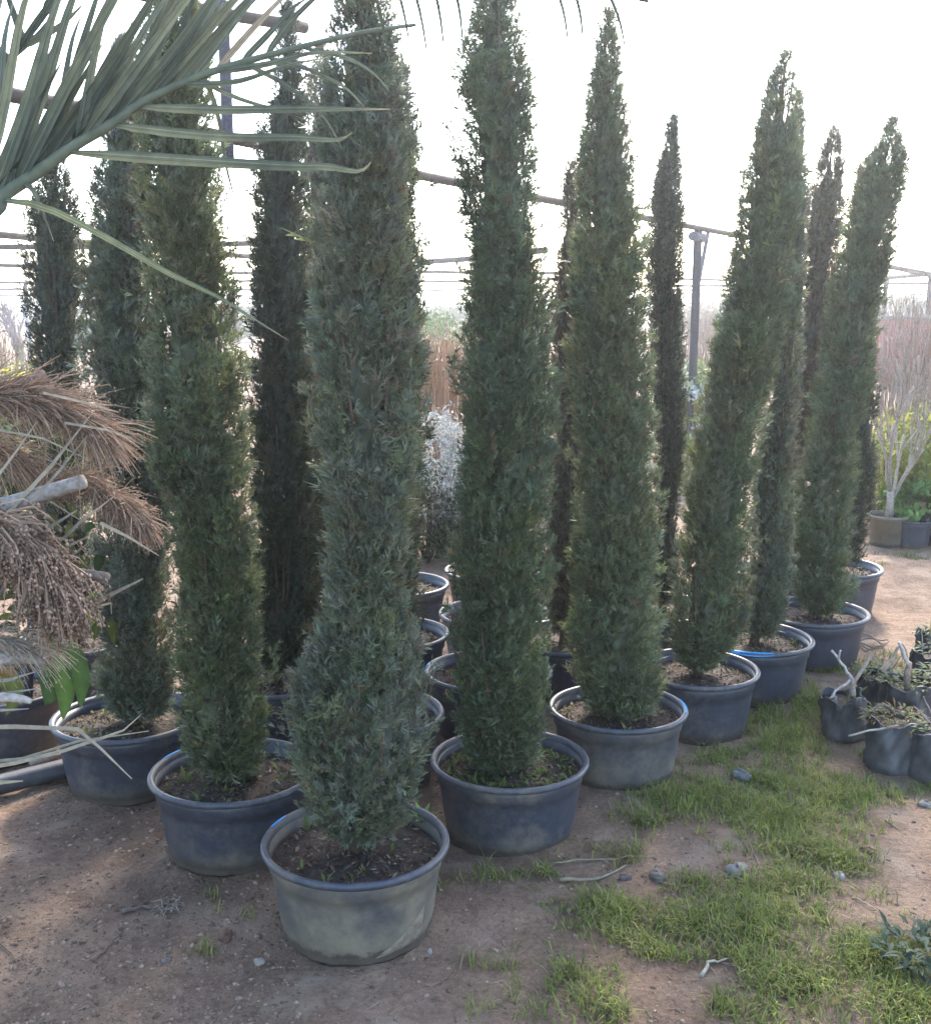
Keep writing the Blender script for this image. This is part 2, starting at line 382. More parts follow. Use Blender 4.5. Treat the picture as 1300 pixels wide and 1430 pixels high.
for i, (key, xc, yc, w, dust, lit, weeds, blue, label) in enumerate(POTS):
    p = at(xc, yc, RIMZ); D = w * np.linalg.norm(np.dot(p - [0, 0, H], [0, cP, -sP])) / F
    s = min(max(D / .5, .95), 1.06); gz = float(ground_z(p[0], p[1]))
    POS[key] = (p[0], p[1], s)
    e = empty('plant_pot', (p[0], p[1], -.006), label, 'pot', 'black plastic pots of the cypress block', 0)
    e.scale = (s, s, 1.02)
    rz = 0 if blue else i * 1.3
    wm, rm = POTM[i % 4]
    o = obj('wall', wm, M['pot'], e); o['dust'] = float(dust); o.rotation_euler.z = rz
    o = obj('rim', rm, M['pot'], e); o['dust'] = float(.12 if key in ('P0',) else max(.12, dust * .5)); o.rotation_euler.z = rz
    o = obj('soil', SOILM[i % 4], M['soil'], e); o.rotation_euler.z = i * 2.1
    o = tag(obj('litter', LITM[lit][i % 2], M['litter'], e), kind='stuff'); o.rotation_euler.z = i * .9
    if weeds: tag(obj('weeds', sprouts(weeds, .205, .205, 40 + i, h=(.012, .034) if weeds > 40 else (.012, .045), col=((.10, .13, .035), (.17, .18, .06))), M['leaf'], e), kind='stuff')
    if key == 'P0':
        q = MB(); V = []; kr, kc = 7, 12; r9 = np.random.default_rng(9)
        for a_ in range(kr):
            for b2 in range(kc):
                u_, v_ = b2 / (kc - 1), a_ / (kr - 1); t_ = math.radians(-72 + 42 * u_ + 6 * v_ * (1 - u_)); z_ = .014 + (.022 + .085 * u_ ** 1.3) * v_ + .012 * u_ + r9.normal() * .0015
                edge = min(u_, 1 - u_, v_, 1 - v_) > 0; R0 = np.interp(z_, [.0, .02, .026, .06, .11, .16], [.199, .197, .201, .2075, .2145, .221]); R0 = R0 + (.0045 + .002 * r9.random() if edge else -.002)
                V.append([R0 * math.cos(t_), R0 * math.sin(t_), z_])
        T9 = [t3 for a_ in range(kr - 1) for b2 in range(kc - 1) for t3 in ((a_ * kc + b2, a_ * kc + b2 + 1, a_ * kc + kc + b2 + 1), (a_ * kc + b2, a_ * kc + kc + b2 + 1, a_ * kc + kc + b2))]
        tag(obj('caked_mud', q.add(V, T9, (.17, .135, .10)), M['stone'], e, True), 'pale dried mud caked on the scraped lower wall')
    if blue: obj('paint_mark', arc_strip(math.radians(blue[0]), math.radians(blue[1]), (.02, .22, .50)), M['plainplastic'], e)

# ------------------------------------------------------------------ cypresses
def spray_templates():
    rr = np.random.default_rng(21); out = []
    for k in range(6):
        tr = [[(-.055, 0, 0), (.055, 0, 0), (0, 1, .05)]]
        for j in range(2):
            for sg in (-1, 1):
                y0 = .10 + .34 * j + rr.uniform(-.08, .08); L = .56 * (1 - .2 * j) * rr.uniform(.75, 1.2); a = math.radians(rr.uniform(28, 52))
                z = rr.uniform(-.16, .2); dx, dy = math.sin(a) * sg, math.cos(a); w = rr.uniform(.05, .075)
                tr.append([(-dy * w, y0 + abs(dx) * w * 0 - w, 0), (dy * w, y0 + w, 0), (dx * L, y0 + dy * L, z)])
        out.append(np.array(tr, float))
    return np.array(out)                    # k, 11, 3, 3
TPL = spray_templates(); NT = TPL.shape[1]

def sprays(P, Dv, S, C, rr):
    n = len(P); k = rr.integers(0, len(TPL), n)
    y = nrm(Dv); x = nrm(np.cross(y, rr.normal(size=(n, 3)))); z = np.cross(x, y)
    t = TPL[k]                              # n,NT,3,3
    V = P[:, None, None] + S[:, None, None, None] * (t[..., 0:1] * x[:, None, None] + t[..., 1:2] * y[:, None, None] + t[..., 2:3] * z[:, None, None])
    T = np.arange(n * NT * 3).reshape(-1, 3)
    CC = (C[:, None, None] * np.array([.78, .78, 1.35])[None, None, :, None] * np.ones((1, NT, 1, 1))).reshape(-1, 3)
    return V.reshape(-1, 3), T, CC

def cypress(key, prof, n, size, tint, label, seed, pot=None, brown=.03, wisp=.05, group='potted columnar cypresses'):
    rr = np.random.default_rng(seed); n = int(n * 2.9); size = size * .66
    x0, y0, s = POS[pot or key]
    prof = sorted(prof, key=lambda q: -q[0])
    L = np.array([atY(q[1], q[0], y0) for q in prof]); R_ = np.array([atY(q[2], q[0], y0) for q in prof])
    zz = L[:, 2]; cx = (L[:, 0] + R_[:, 0]) / 2; ra = (R_[:, 0] - L[:, 0]) / 2; ra = np.maximum(ra - .015 * np.clip(ra / .06, .35, 1), .006)
    zb = max(zz[0], .225); zt = zz[-1]
    rad = lambda z: np.interp(z, zz, ra); cen = lambda z: np.interp(z, zz, cx)
    base = np.array([x0, y0, .2])
    e = empty('cypress_tree', base, label, 'tree', group)
    # trunk with ascending limbs
    mb = MB(); hs = np.linspace(.19, zt - .05, 12)
    ax = np.array([[lerp(x0, cen(h), min(1, max(0, (h - .2) / .35))), y0, h] for h in hs]); ax[:, :2] += rr.normal(size=(12, 2)) * .004
    mb.tube(ax - base, np.linspace(.023, .004, 12), 8, (.10, .065, .045))
    for i in range(26):
        h = rr.uniform(.3, zt - .4); a = rr.uniform(0, 6.283); q = rad(h + .3) * .8
        p0 = np.array([cen(h), y0, h]); p2 = np.array([cen(h + .35) + q * math.cos(a), y0 + q * math.sin(a), h + .35]); p1 = (p0 + p2) / 2 + [q * .2 * math.cos(a), q * .2 * math.sin(a), -.04]
        mb.tube(np.array([p0, p1, p2]) - base, [.007, .005, .002], 5, (.11, .075, .05))
    obj('trunk', mb, M['bark'], e, True)
    # dense brown-green inside
    big = n > 15000
    ks = int((zt - zb) / (.016 if big else .026)); kn = 34 if big else 22; hz = np.linspace(zb + .02, lerp(zb, zt, .93), ks); th = np.arange(kn) * 2 * math.pi / kn
    env = np.minimum(np.minimum(1, (np.arange(ks) + .3) / 4), (ks - np.arange(ks)) / (ks * .10))[:, None]
    lump = .80 + .5 * vnoise(hz[:, None] * 9 + seed, th[None] * 2.2 + seed)
    q = rad(hz)[:, None] * (lump * rr.uniform(.5, 1.0, (ks, kn)) * .80) * env
    tj = th[None] + rr.normal(size=(ks, kn)) * .05
    V = np.stack([cen(hz)[:, None] + q * np.cos(tj), y0 + q * np.sin(tj), hz[:, None] + q * .35 + rr.normal(size=(ks, kn)) * .006], -1).reshape(-1, 3) - base
    ii, jj = np.meshgrid(np.arange(ks - 1), np.arange(kn), indexing='ij'); ii = ii.ravel(); jj = jj.ravel(); A = ii * kn + jj; B_ = ii * kn + (jj + 1) % kn
    T = np.concatenate([np.stack([A, B_, B_ + kn], 1), np.stack([A, B_ + kn, A + kn], 1)])
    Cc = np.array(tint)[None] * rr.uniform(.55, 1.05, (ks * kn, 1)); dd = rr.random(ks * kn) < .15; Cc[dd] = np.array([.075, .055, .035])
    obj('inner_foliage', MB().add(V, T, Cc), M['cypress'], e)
    # branches carrying sprays
    tint = np.array(tint)
    zg = np.linspace(zb, zt, 400); cdf = np.cumsum(rad(zg) + .035); cdf /= cdf[-1]
    nb = max(60, n // 80)
    bz = np.interp(rr.random(nb), cdf, zg); ba = rr.uniform(0, 6.283, nb); bl = rr.uniform(.14, .38, nb)
    bf = np.clip(rr.normal(.97, .10, nb), .72, 1.18); wi = rr.random(nb) < wisp; bf[wi] *= rr.uniform(1.08, 1.3, wi.sum())
    bc = tint[None] * rr.uniform(.78, 1.25, (nb, 1)) * (1 + rr.normal(size=(nb, 3)) * [.07, .04, .09])
    yel = rr.random(nb) < .12; bc[yel] = bc[yel] * [1.18, 1.10, .90]
    nt = n // 6; ti = rr.integers(0, nt, n); tb = rr.integers(0, nb, nt); bi = tb[ti]; s_ = (rr.random(nt) ** .75)[ti]; s_ = np.clip(s_ + rr.normal(size=n) * .04, 0, 1); tq = (rr.normal(size=nt) * .05 + 1)[ti]; ta = rr.normal(size=nt)[ti]
    z = bz[bi] + bl[bi] * (s_ - .45); z = np.maximum(z, zb - .005 + .03 * rr.random(n)); ov = z > zt - .01; z[ov] = zt - .25 * rr.random(ov.sum())
    rb = np.maximum(rad(z), .008)
    q = rb * bf[bi] * (.66 + .34 * s_) * tq + rr.normal(size=n) * .007
    inner = rr.random(n) < .16; q[inner] *= rr.uniform(.45, .8, inner.sum())
    aa = ba[bi] + (ta + rr.normal(size=n) * .35) * np.clip(.024 / np.maximum(rb, .02), .1, .7)
    nl = int(n * .07); lo = rr.integers(0, n, nl); z[lo] = zb + .01 + .16 * rr.random(nl) ** 1.3; rb = np.maximum(rad(z), .008); q[lo] = rb[lo] * rr.uniform(.35, 1.02, nl); aa[lo] = rr.uniform(0, 6.283, nl)
    P = np.stack([cen(z) + q * np.cos(aa), y0 + q * np.sin(aa), z], 1)
    out = np.stack([np.cos(aa), np.sin(aa), np.zeros(n)], 1)
    low = np.clip(1 - (z - zb) / .25, 0, 1)[:, None]
    Dv = np.array([[0, 0, 1.]]) * (.85 - .45 * low) + out * rr.uniform(.15, .8, (n, 1)) + rr.normal(size=(n, 3)) * .38
    S = size * rr.lognormal(0, .28, n) * np.clip(.75 + .25 * rb / .08, .7, 1.1)
    S = np.minimum(S, np.maximum(.02, (P[:, 2] - .2) * 1.2 + .02))
    C = bc[bi] * rr.uniform(.72, 1.28, (n, 1)); dead = rr.random(n) < brown; C[dead] = np.array([.16, .105, .06]) * rr.uniform(.6, 1.2, (dead.sum(), 1))
    # thin leading shoots at the tip
    k = 13; shoots = []
    for i in range(k):
        h0 = zt - rr.uniform(.12, .5); a = rr.uniform(0, 6.283); q0 = rad(h0) * .6; top = zt + rr.uniform(-.18, .06) + (.14 if i < 2 else 0); m = 50
        t = rr.random(m)
        pp = np.stack([lerp(cen(h0) + q0 * math.cos(a), cen(zt) + .03 * math.cos(a), t), y0 + lerp(q0 * math.sin(a), .03 * math.sin(a), t), lerp(h0, top, t)], 1) + rr.normal(size=(m, 3)) * .005
        shoots.append(pp)
    P2 = np.concatenate(shoots); n2 = len(P2)
    P = np.concatenate([P, P2]); Dv = np.concatenate([Dv, np.array([[0, 0, 1.]]) + rr.normal(size=(n2, 3)) * .38]); S = np.concatenate([S, size * rr.uniform(.35, .7, n2)])
    C = np.concatenate([C, tint[None] * rr.uniform(.8, 1.3, (n2, 1))])
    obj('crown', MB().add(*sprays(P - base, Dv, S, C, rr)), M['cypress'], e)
    return e

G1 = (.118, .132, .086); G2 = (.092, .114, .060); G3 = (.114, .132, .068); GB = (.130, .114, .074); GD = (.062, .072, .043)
TREES = [
 ('P0', [(1172,480,535),(1150,445,565),(1120,428,588),(1060,404,602),(1000,396,612),(960,396,610),(920,424,596),(880,446,578),(800,454,574),(740,456,578),(700,447,584),(600,437,595),(500,432,592),(400,428,587),(300,430,584),(200,436,580),(120,446,570),(65,458,560),(-60,475,545),(-150,500,522)], 12500, .040, G1, 'thick bluish cypress bulging at its foot, in the dusty tan pot'),
 ('P1', [(1088,680,730),(1070,650,750),(1040,640,758),(1000,635,762),(900,633,768),(800,635,771),(700,637,773),(600,640,780),(500,640,771),(400,645,766),(350,653,757),(300,645,756),(200,636,754),(130,624,746),(65,640,735),(-40,664,722),(-120,690,702)], 12000, .040, G2, 'dark green straight cypress growing in the pot crowded with weeds'),
 ('P2', [(1002,835,900),(985,812,920),(950,803,925),(900,795,923),(800,792,921),(700,800,920),(600,797,915),(500,790,910),(400,792,905),(300,795,900),(200,808,886),(120,822,872),(65,832,863),(10,842,852)], 10500, .042, G3, 'broad-footed cypress tapering evenly, in the chalky grey pot'),
 ('P3', [(935,955,995),(915,937,1020),(880,935,1040),(800,940,1046),(700,955,1052),(600,970,1066),(500,990,1090),(400,1010,1110),(300,1027,1118),(200,1047,1122),(120,1068,1114),(70,1096,1107)], 9500, .043, G3, 'tall leaning cypress with a loose tip, in the clean blue-black pot'),
 ('P4', [(888,1045,1085),(860,1037,1098),(800,1040,1106),(650,1052,1112),(550,1066,1118),(450,1076,1121),(350,1086,1125),(250,1096,1127),(150,1106,1121),(125,1111,1117)], 7000, .043, G1, 'narrow bluish cypress in the blue-striped pot, squeezed between two wider ones'),
 ('P5', [(858,1130,1165),(835,1105,1190),(780,1100,1194),(700,1106,1190),(600,1126,1206),(500,1146,1222),(400,1161,1236),(300,1181,1255),(240,1195,1266),(190,1232,1258),(162,1244,1253)], 8500, .045, G3, 'leaning cypress with forked tip in the second-last pot of the row'),
 ('P6', [(785,1170,1200),(760,1165,1208),(700,1178,1222),(600,1178,1228),(500,1166,1224),(400,1172,1222),(300,1186,1218),(235,1202,1210)], 4500, .045, GD, 'cypress in the last pot by the dirt path, half hidden by its neighbour'),
 ('L1', [(1082,300,360),(1065,270,372),(1040,255,374),(980,245,376),(900,240,369),(850,234,363),(800,245,361),(720,238,359),(650,208,356),(560,200,346),(480,208,341),(400,200,336),(300,192,316),(200,186,306),(100,190,300),(20,205,285),(-80,232,260)], 12000, .040, G3, 'yellowish-green wavy cypress in the mossy-soil pot'),
 ('L2', [(1000,165,230),(985,145,242),(950,135,246),(850,130,246),(700,130,240),(560,114,236),(400,115,225),(300,130,214),(200,136,205),(120,150,195),(50,166,180)], 8500, .042, G1, 'dark cypress in the straw-crossed pot beside the seed plumes'),
 ('FL', [(915,60,120),(850,48,132),(550,48,127),(400,34,121),(300,33,115),(240,60,96),(200,74,86)], 6500, .043, GD, 'dark cypress with short blunt top behind the brown seed plumes'),
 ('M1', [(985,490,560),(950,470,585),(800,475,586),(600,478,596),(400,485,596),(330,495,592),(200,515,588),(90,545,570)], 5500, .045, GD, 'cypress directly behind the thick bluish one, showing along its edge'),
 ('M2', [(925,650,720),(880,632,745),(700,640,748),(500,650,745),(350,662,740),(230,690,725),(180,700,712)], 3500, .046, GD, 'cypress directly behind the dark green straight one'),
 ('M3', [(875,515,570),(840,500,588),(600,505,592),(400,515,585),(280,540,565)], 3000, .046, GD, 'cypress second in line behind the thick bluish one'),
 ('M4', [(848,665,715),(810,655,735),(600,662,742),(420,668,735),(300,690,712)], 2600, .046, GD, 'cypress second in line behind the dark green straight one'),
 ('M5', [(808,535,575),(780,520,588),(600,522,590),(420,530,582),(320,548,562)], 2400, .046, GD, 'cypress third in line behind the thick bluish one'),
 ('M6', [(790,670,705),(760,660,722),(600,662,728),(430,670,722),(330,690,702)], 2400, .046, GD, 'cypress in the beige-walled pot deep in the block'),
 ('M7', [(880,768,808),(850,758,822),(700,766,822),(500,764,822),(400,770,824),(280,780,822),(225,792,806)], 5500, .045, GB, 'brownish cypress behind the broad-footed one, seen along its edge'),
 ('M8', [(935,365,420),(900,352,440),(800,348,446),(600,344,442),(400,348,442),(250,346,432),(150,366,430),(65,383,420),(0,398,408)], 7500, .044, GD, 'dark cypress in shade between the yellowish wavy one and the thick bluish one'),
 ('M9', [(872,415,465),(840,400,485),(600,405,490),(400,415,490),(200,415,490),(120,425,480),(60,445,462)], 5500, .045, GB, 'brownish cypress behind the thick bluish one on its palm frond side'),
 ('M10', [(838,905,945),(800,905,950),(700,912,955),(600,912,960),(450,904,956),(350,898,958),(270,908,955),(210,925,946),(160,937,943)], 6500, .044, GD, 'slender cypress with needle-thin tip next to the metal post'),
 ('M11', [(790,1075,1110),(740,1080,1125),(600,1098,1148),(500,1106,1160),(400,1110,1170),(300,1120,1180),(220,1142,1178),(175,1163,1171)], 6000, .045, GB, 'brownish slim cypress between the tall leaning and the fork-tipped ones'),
]
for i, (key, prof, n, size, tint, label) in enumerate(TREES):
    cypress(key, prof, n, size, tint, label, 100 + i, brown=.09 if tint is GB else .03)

# weeds standing singly in pots
p = at(591, 1152, .21)
w = MB(); rr = np.random.default_rng(5)
for k in range(9):
    a = k * .7 + rr.uniform(-.2, .2); L = rr.uniform(.03, .05); t = np.array([math.cos(a) * L, math.sin(a) * L, L * rr.uniform(.5, 1.1)])
    w.strip([[0, 0, 0], t * .55 + [0, 0, .008], t], [.003, .013, .002], np.cross(t, [0, 0, 1]), .15, c=np.array([.15, .24, .06]) * rr.uniform(.8, 1.2))
tag(obj('weed', w, M['leaf'], loc=p), 'bright green weed rosette growing in the dusty tan pot', 'weed')

# ------------------------------------------------------------------ grass
def grass_patch(blobs, seed, lenr=(.014, .066)):
    rr = np.random.default_rng(seed); PP = []; LL = []; CC = []
    for (x, y, rx, ry, n, dry) in blobs:
        nc = max(1, n // 14)
        t = rr.uniform(0, 6.283, nc); q = np.abs(rr.normal(size=nc)) * .62
        cxp = x + rx * q * np.cos(t); cyp = y + ry * q * np.sin(t)
        c = np.array([at(a, b) for a, b in zip(cxp, cyp)]); ci = rr.integers(0, nc, n)
        P = c[ci] + rr.normal(size=(n, 3)) * [.016, .016, 0]
        kl = rr.uniform(.6, 1.25, nc)[ci]; kc = rr.random(nc)[ci]
        kp = vnoise(P[:, 0] * 4.2, P[:, 1] * 4.2) + .55 * vnoise(P[:, 0] * 11 + 5, P[:, 1] * 11) + rr.normal(size=n) * .08 > -.20
        P = P[kp]; kl = kl[kp]; kc = kc[kp]; n = len(P)
        PP.append(P); LL.append(rr.uniform(*lenr, n) * kl)
        col = lerp(np.array([[.105, .15, .028]]), np.array([[.25, .26, .065]]), kc[:, None]) * rr.uniform(.7, 1.25, (n, 1))
        d = rr.random(n) < dry + .06; col[d] = np.array([.21, .165, .095]) * rr.uniform(.6, 1.2, (d.sum(), 1))
        CC.append(col)
    P = np.concatenate(PP); L = np.concatenate(LL)[:, None]; C = np.concatenate(CC); n = len(P)
    P[:, 2] = ground_z(P[:, 0], P[:, 1]) - .003
    a = rr.uniform(0, 6.283, n); out = np.stack([np.cos(a), np.sin(a), np.zeros(n)], 1); side = np.stack([-np.sin(a), np.cos(a), np.zeros(n)], 1)
    b = rr.uniform(.4, 1.6, (n, 1)); up = np.array([[0, 0, 1.]])
    m = P + L * .55 * nrm(up + out * b * .7); tip = m + L * .5 * nrm(up * (1 - .85 * b) + out * b + rr.normal(size=(n, 3)) * .25)
    W = rr.uniform(.0009, .0021, (n, 1))
    V = np.stack([P - side * W, P + side * W, m - side * W * .8, m + side * W * .8, tip], 1).reshape(-1, 3)
    T = (np.array([[0, 1, 3], [0, 3, 2], [2, 3, 4]])[None] + (np.arange(n) * 5)[:, None, None]).reshape(-1, 3)
    return MB().add(V, T, np.repeat(C, 5, 0))
BL = [(900, 1340, 130, 45, 4200, .12), (1050, 1290, 110, 55, 5200, .10), (850, 1275, 60, 22, 1500, .22), (985, 1235, 60, 18, 1300, .3), (780, 1355, 40, 20, 500, .2),
      (1100, 1365, 120, 30, 2600, .15), (1240, 1340, 90, 35, 3000, .05), (1280, 1400, 100, 40, 2500, .08), (950, 1410, 190, 35, 3600, .15),
      (1085, 1150, 105, 45, 5200, .10), (1000, 1120, 70, 30, 2600, .12), (1180, 1110, 80, 32, 3600, .08), (1130, 1195, 70, 28, 2200, .2), (1180, 1205, 55, 18, 1200, .15),
      (1100, 1030, 75, 40, 3800, .08), (1200, 1065, 60, 25, 2000, .1), (1290, 1085, 60, 22, 1700, .05), (1130, 985, 45, 28, 1900, .08), (1150, 940, 40, 18, 1000, .12),
      (930, 1120, 45, 25, 1200, .15), (900, 1150, 45, 14, 600, .3), (1000, 1062, 40, 16, 700, .2), (1070, 1000, 30, 16, 500, .2),
      (690, 1228, 60, 9, 220, .4), (760, 1225, 30, 10, 150, .4), (610, 1245, 25, 10, 40, .3), (870, 1200, 60, 25, 500, .55), (1210, 930, 70, 22, 900, .3), (1150, 900, 25, 8, 200, .4),
      (295, 1246, 16, 5, 40, .4), (287, 1327, 12, 5, 60, .3), (310, 1270, 40, 12, 40, .7), (1080, 1100, 90, 40, 2200, .15), (960, 1300, 120, 40, 2600, .2), (1100, 1240, 80, 25, 1600, .2), (1270, 778, 50, 8, 700, .55), (1230, 790, 30, 4, 160, .7), (700, 1350, 60, 20, 120, .6)]
tag(obj('grass', grass_patch(BL, 77), M['grass']), 'patchy short green grass growing over the dirt beside the pots', 'grass', kind='stuff')

# straw and dry bits strewn over the dirt
rr = np.random.default_rng(19); n = 900
px = np.where(rr.random(n) < .55, rr.uniform(700, 1330, n), rr.uniform(-60, 700, n)); py = rr.uniform(1110, 1435, n)
P = np.array([at(x, y) for x, y in zip(px, py)]); P[:, 2] = ground_z(P[:, 0], P[:, 1]) + .004
a = rr.uniform(0, 6.283, n); d = np.stack([np.cos(a), np.sin(a), rr.normal(size=n) * .12], 1); L = rr.uniform(.012, .06, (n, 1)); sd_ = np.stack([-np.sin(a), np.cos(a), rr.normal(size=n) * .3], 1) * rr.uniform(.0008, .002, (n, 1))
V = np.stack([P - d * L / 2, P + sd_, P + d * L / 2, P - sd_], 1).reshape(-1, 3)
C = np.repeat(lerp(np.array([[.09, .065, .045]]), np.array([[.26, .20, .13]]), rr.random((n, 1)) ** 1.5), 4, 0)
tag(obj('straw_bits', MB().add(V, (np.array([[0, 1, 2], [0, 2, 3]])[None] + (np.arange(n) * 4)[:, None, None]).reshape(-1, 3), C), M['dry']), 'fine dry straw and bark bits strewn over the dirt', 'straw', kind='stuff')

# single stones
def stone(x, y, wpx, col, label, seed, flat=.6, name='stone', cat='stone'):
    p = at(x, y); s = wpx * np.dot(p - [0, 0, H], [0, cP, -sP]) / F / 2
    rr = np.random.default_rng(seed); mb = MB(); k, nseg = 7, 12; V = []
    ph = rr.uniform(0, 6.28, 6)
    for i in range(k):
        v = math.pi * i / (k - 1)
        for j in range(nseg):
            u = 2 * math.pi * j / nseg
            q = 1 + .16 * math.sin(2 * u + ph[0]) + .12 * math.sin(3 * u + ph[1] + 2 * v) + .09 * math.sin(5 * u + ph[2]) * math.sin(v * 3 + ph[3]) + rr.uniform(-.04, .04)
            sq = lambda c: math.copysign(abs(c) ** .7, c)
            V.append([s * q * sq(math.cos(u)) * math.sin(v) ** .7, s * q * .8 * sq(math.sin(u)) * math.sin(v) ** .7, s * flat * (sq(math.cos(v)) * q + .55)])
    T = []
    for i in range(k - 1):
        for j in range(nseg):
            a = i * nseg + j; b = i * nseg + (j + 1) % nseg; T += [[a, a + nseg, b], [b, a + nseg, b + nseg]]
    mb.add(V, T, np.array(col) * .5)
    o = obj(name, mb, M['stone'], loc=(p[0], p[1], float(ground_z(p[0], p[1])) - s * .12)); o.rotation_euler.z = seed
    return tag(o, label, cat)
stone(1028, 1226, 32, (.34, .30, .26), 'largest pale angular stone lying in the grass', 1)
stone(918, 1232, 24, (.27, .22, .20), 'pinkish grey rounded stone at the edge of the grass next to dry straw', 2)
stone(872, 1234, 16, (.20, .15, .13), 'small brown stone between pinkish stone and pale dry leaf', 3)
stone(1172, 1227, 20, (.42, .40, .37), 'small whitish stone at the border of grass and bare dirt', 4, .5)
stone(1213, 1194, 20, (.27, .15, .10), 'reddish brick chip lying in the grass', 5, .45, 'brick_chip', 'brick chip')
stone(1035, 1092, 28, (.26, .26, .27), 'flat grey stone in the grass below the clean blue-black pot', 6, .5)
stone(362, 1346, 15, (.44, .38, .32), 'small pale pebble on dirt at the foot of the dusty tan pot', 7, .7, 'pebble', 'pebble')
stone(316, 1306, 24, (.22, .125, .085), 'flat reddish brown tile chip on dirt near a tiny grass tuft', 8, .35, 'tile_chip', 'tile chip')
stone(232, 1337, 14, (.26, .21, .19), 'small grey-brown pebble half buried in the dirt', 9, .5, 'pebble', 'pebble')
stone(119, 1262, 11, (.33, .20, .15), 'tiny pinkish pebble on the open dirt', 10, .5, 'pebble', 'pebble')
stone(600, 1328, 10, (.5, .46, .4), 'tiny white pebble beside the scraped base of the tan pot', 11, .5, 'pebble', 'pebble')
stone(1295, 1128, 22, (.40, .35, .32), 'pale flat stone on dirt in front of the two upright grow bags', 12, .4)

# dry sticks and leaf scraps lying on the ground
def stick(px, w, col, label, group=None, name='dry_stick', cat='stick', lift=.004):
    P = [at(x, y) for x, y in px]
    for p in P: p[2] = float(ground_z(p[0], p[1])) + lift + w * .3
    P = np.array(P); b = P[0].copy(); b[2] -= lift
    k = 9; t = np.linspace(0, 1, k); q = np.linspace(0, 1, len(P)); Pi = np.stack([np.interp(t, q, P[:, i]) for i in range(3)], 1)
    col = np.array(col) * .72; rr = np.random.default_rng(int(abs(px[0][0])) + 1); Pi += rr.normal(size=Pi.shape) * w * .25
    return tag(obj(name, MB().tube(Pi - b, w / 2 * (1.05 - .7 * t), 6, col), M['dry'], loc=b), label, cat, group)
stick([(780, 1236), (830, 1234), (875, 1218)], .012, (.36, .30, .21), 'broad pale dry leaf stalk on dirt between weedy pot and grass', name='dry_leaf_stalk', cat='leaf stalk')
stick([(770, 1214), (840, 1208), (912, 1206)], .007, (.33, .27, .18), 'long thin straw reaching from the weedy pot toward the stones')
stick([(976, 1364), (990, 1348), (1016, 1343)], .012, (.48, .42, .30), 'curved cream-coloured dry leaf strip in the grass', name='dry_leaf_strip', cat='leaf strip')
stick([(1195, 1263), (1215, 1274), (1232, 1286)], .005, (.40, .33, .22), 'thin pale straw lying on smooth bare dirt beyond the whitish stone')
stick([(1236, 1150), (1252, 1160), (1266, 1171)], .006, (.40, .33, .22), 'thin pale straw on dirt next to the reddish brick chip')
stick([(1185, 1228), (1197, 1216), (1202, 1204)], .005, (.38, .30, .18), 'yellow straw leaning by the whitish stone')
stick([(132, 1347), (150, 1328), (172, 1302)], .007, (.17, .125, .10), 'grey-brown twig on the dirt away from all pots')
stick([(-10, 1312), (12, 1330), (30, 1352)], .006, (.20, .15, .12), 'grey twig at the outer side of the open dirt')
stick([(40, 1232), (56, 1228), (72, 1224)], .005, (.36, .27, .17), 'tiny straw-yellow splinter on the crumbly dirt')
stick([(170, 1275), (200, 1262), (240, 1266)], .013, (.21, .16, .13), 'thick brown root piece beside the tangle of pale roots', name='root_piece', cat='root')
stick([(330, 1280), (350, 1262), (375, 1252)], .003, (.25, .17, .13), 'hair-thin curved twig touching the dusty tan pot')
stick([(1050, 1242), (1060, 1215), (1045, 1185)], .006, (.36, .28, .2), 'bent brown grass stalk arching by the largest pale stone')
m = MB(); rr = np.random.default_rng(8); c0 = at(240, 1268)
for i in range(26):
    a = rr.uniform(0, 6.28); L = rr.uniform(.02, .055); p0 = np.array([rr.normal() * .016, rr.normal() * .016, .008])
    p1 = p0 + [math.cos(a) * L / 2, math.sin(a) * L / 2, .012]; p2 = p0 + [math.cos(a + .5) * L, math.sin(a + .5) * L, .001]
    m.tube([p0, p1, p2], [.002, .0018, .0007], 4, np.array([.27, .215, .17]) * rr.uniform(.7, 1.2))
tag(obj('root_tangle', m, M['dry'], loc=(c0[0], c0[1], float(ground_z(c0[0], c0[1])))), 'tangle of pale dry roots on dirt in front of the mossy-soil pot', 'root')

# broad-leaved weed in the near grass
def leafy(mb, base, n, spread, h, lw, cols, rr, ll=.05):
    for i in range(n):
        a = rr.uniform(0, 6.283); q = spread * math.sqrt(rr.random()); hh = h * rr.uniform(.35, 1) * (1 - .4 * q / spread)
        p = np.array([q * math.cos(a), q * math.sin(a), hh]); L = ll * rr.uniform(.6, 1.3); b = a + rr.normal() * .8
        d = np.array([math.cos(b), math.sin(b), rr.uniform(-.4, .6)]) * L
        mb.strip([base + p, base + p + d * .5 + [0, 0, L * .1], base + p + d], [lw * .2, lw * rr.uniform(.7, 1.2), lw * .08], np.cross(d, [0, 0, 1]), .12, c=np.array(cols[rr.integers(0, len(cols))]) * rr.uniform(.75, 1.25))
p = at(1285, 1345); m = MB(); rr = np.random.default_rng(3)
leafy(m, np.zeros(3), 150, .10, .075, .014, [(.035, .06, .04), (.05, .075, .05), (.03, .05, .025)], rr, .045)
tag(obj('weed', m, M['leaf'], loc=(p[0], p[1], float(ground_z(p[0], p[1])))), 'low bluish-green leafy weed at the grass corner by the dirt', 'weed')

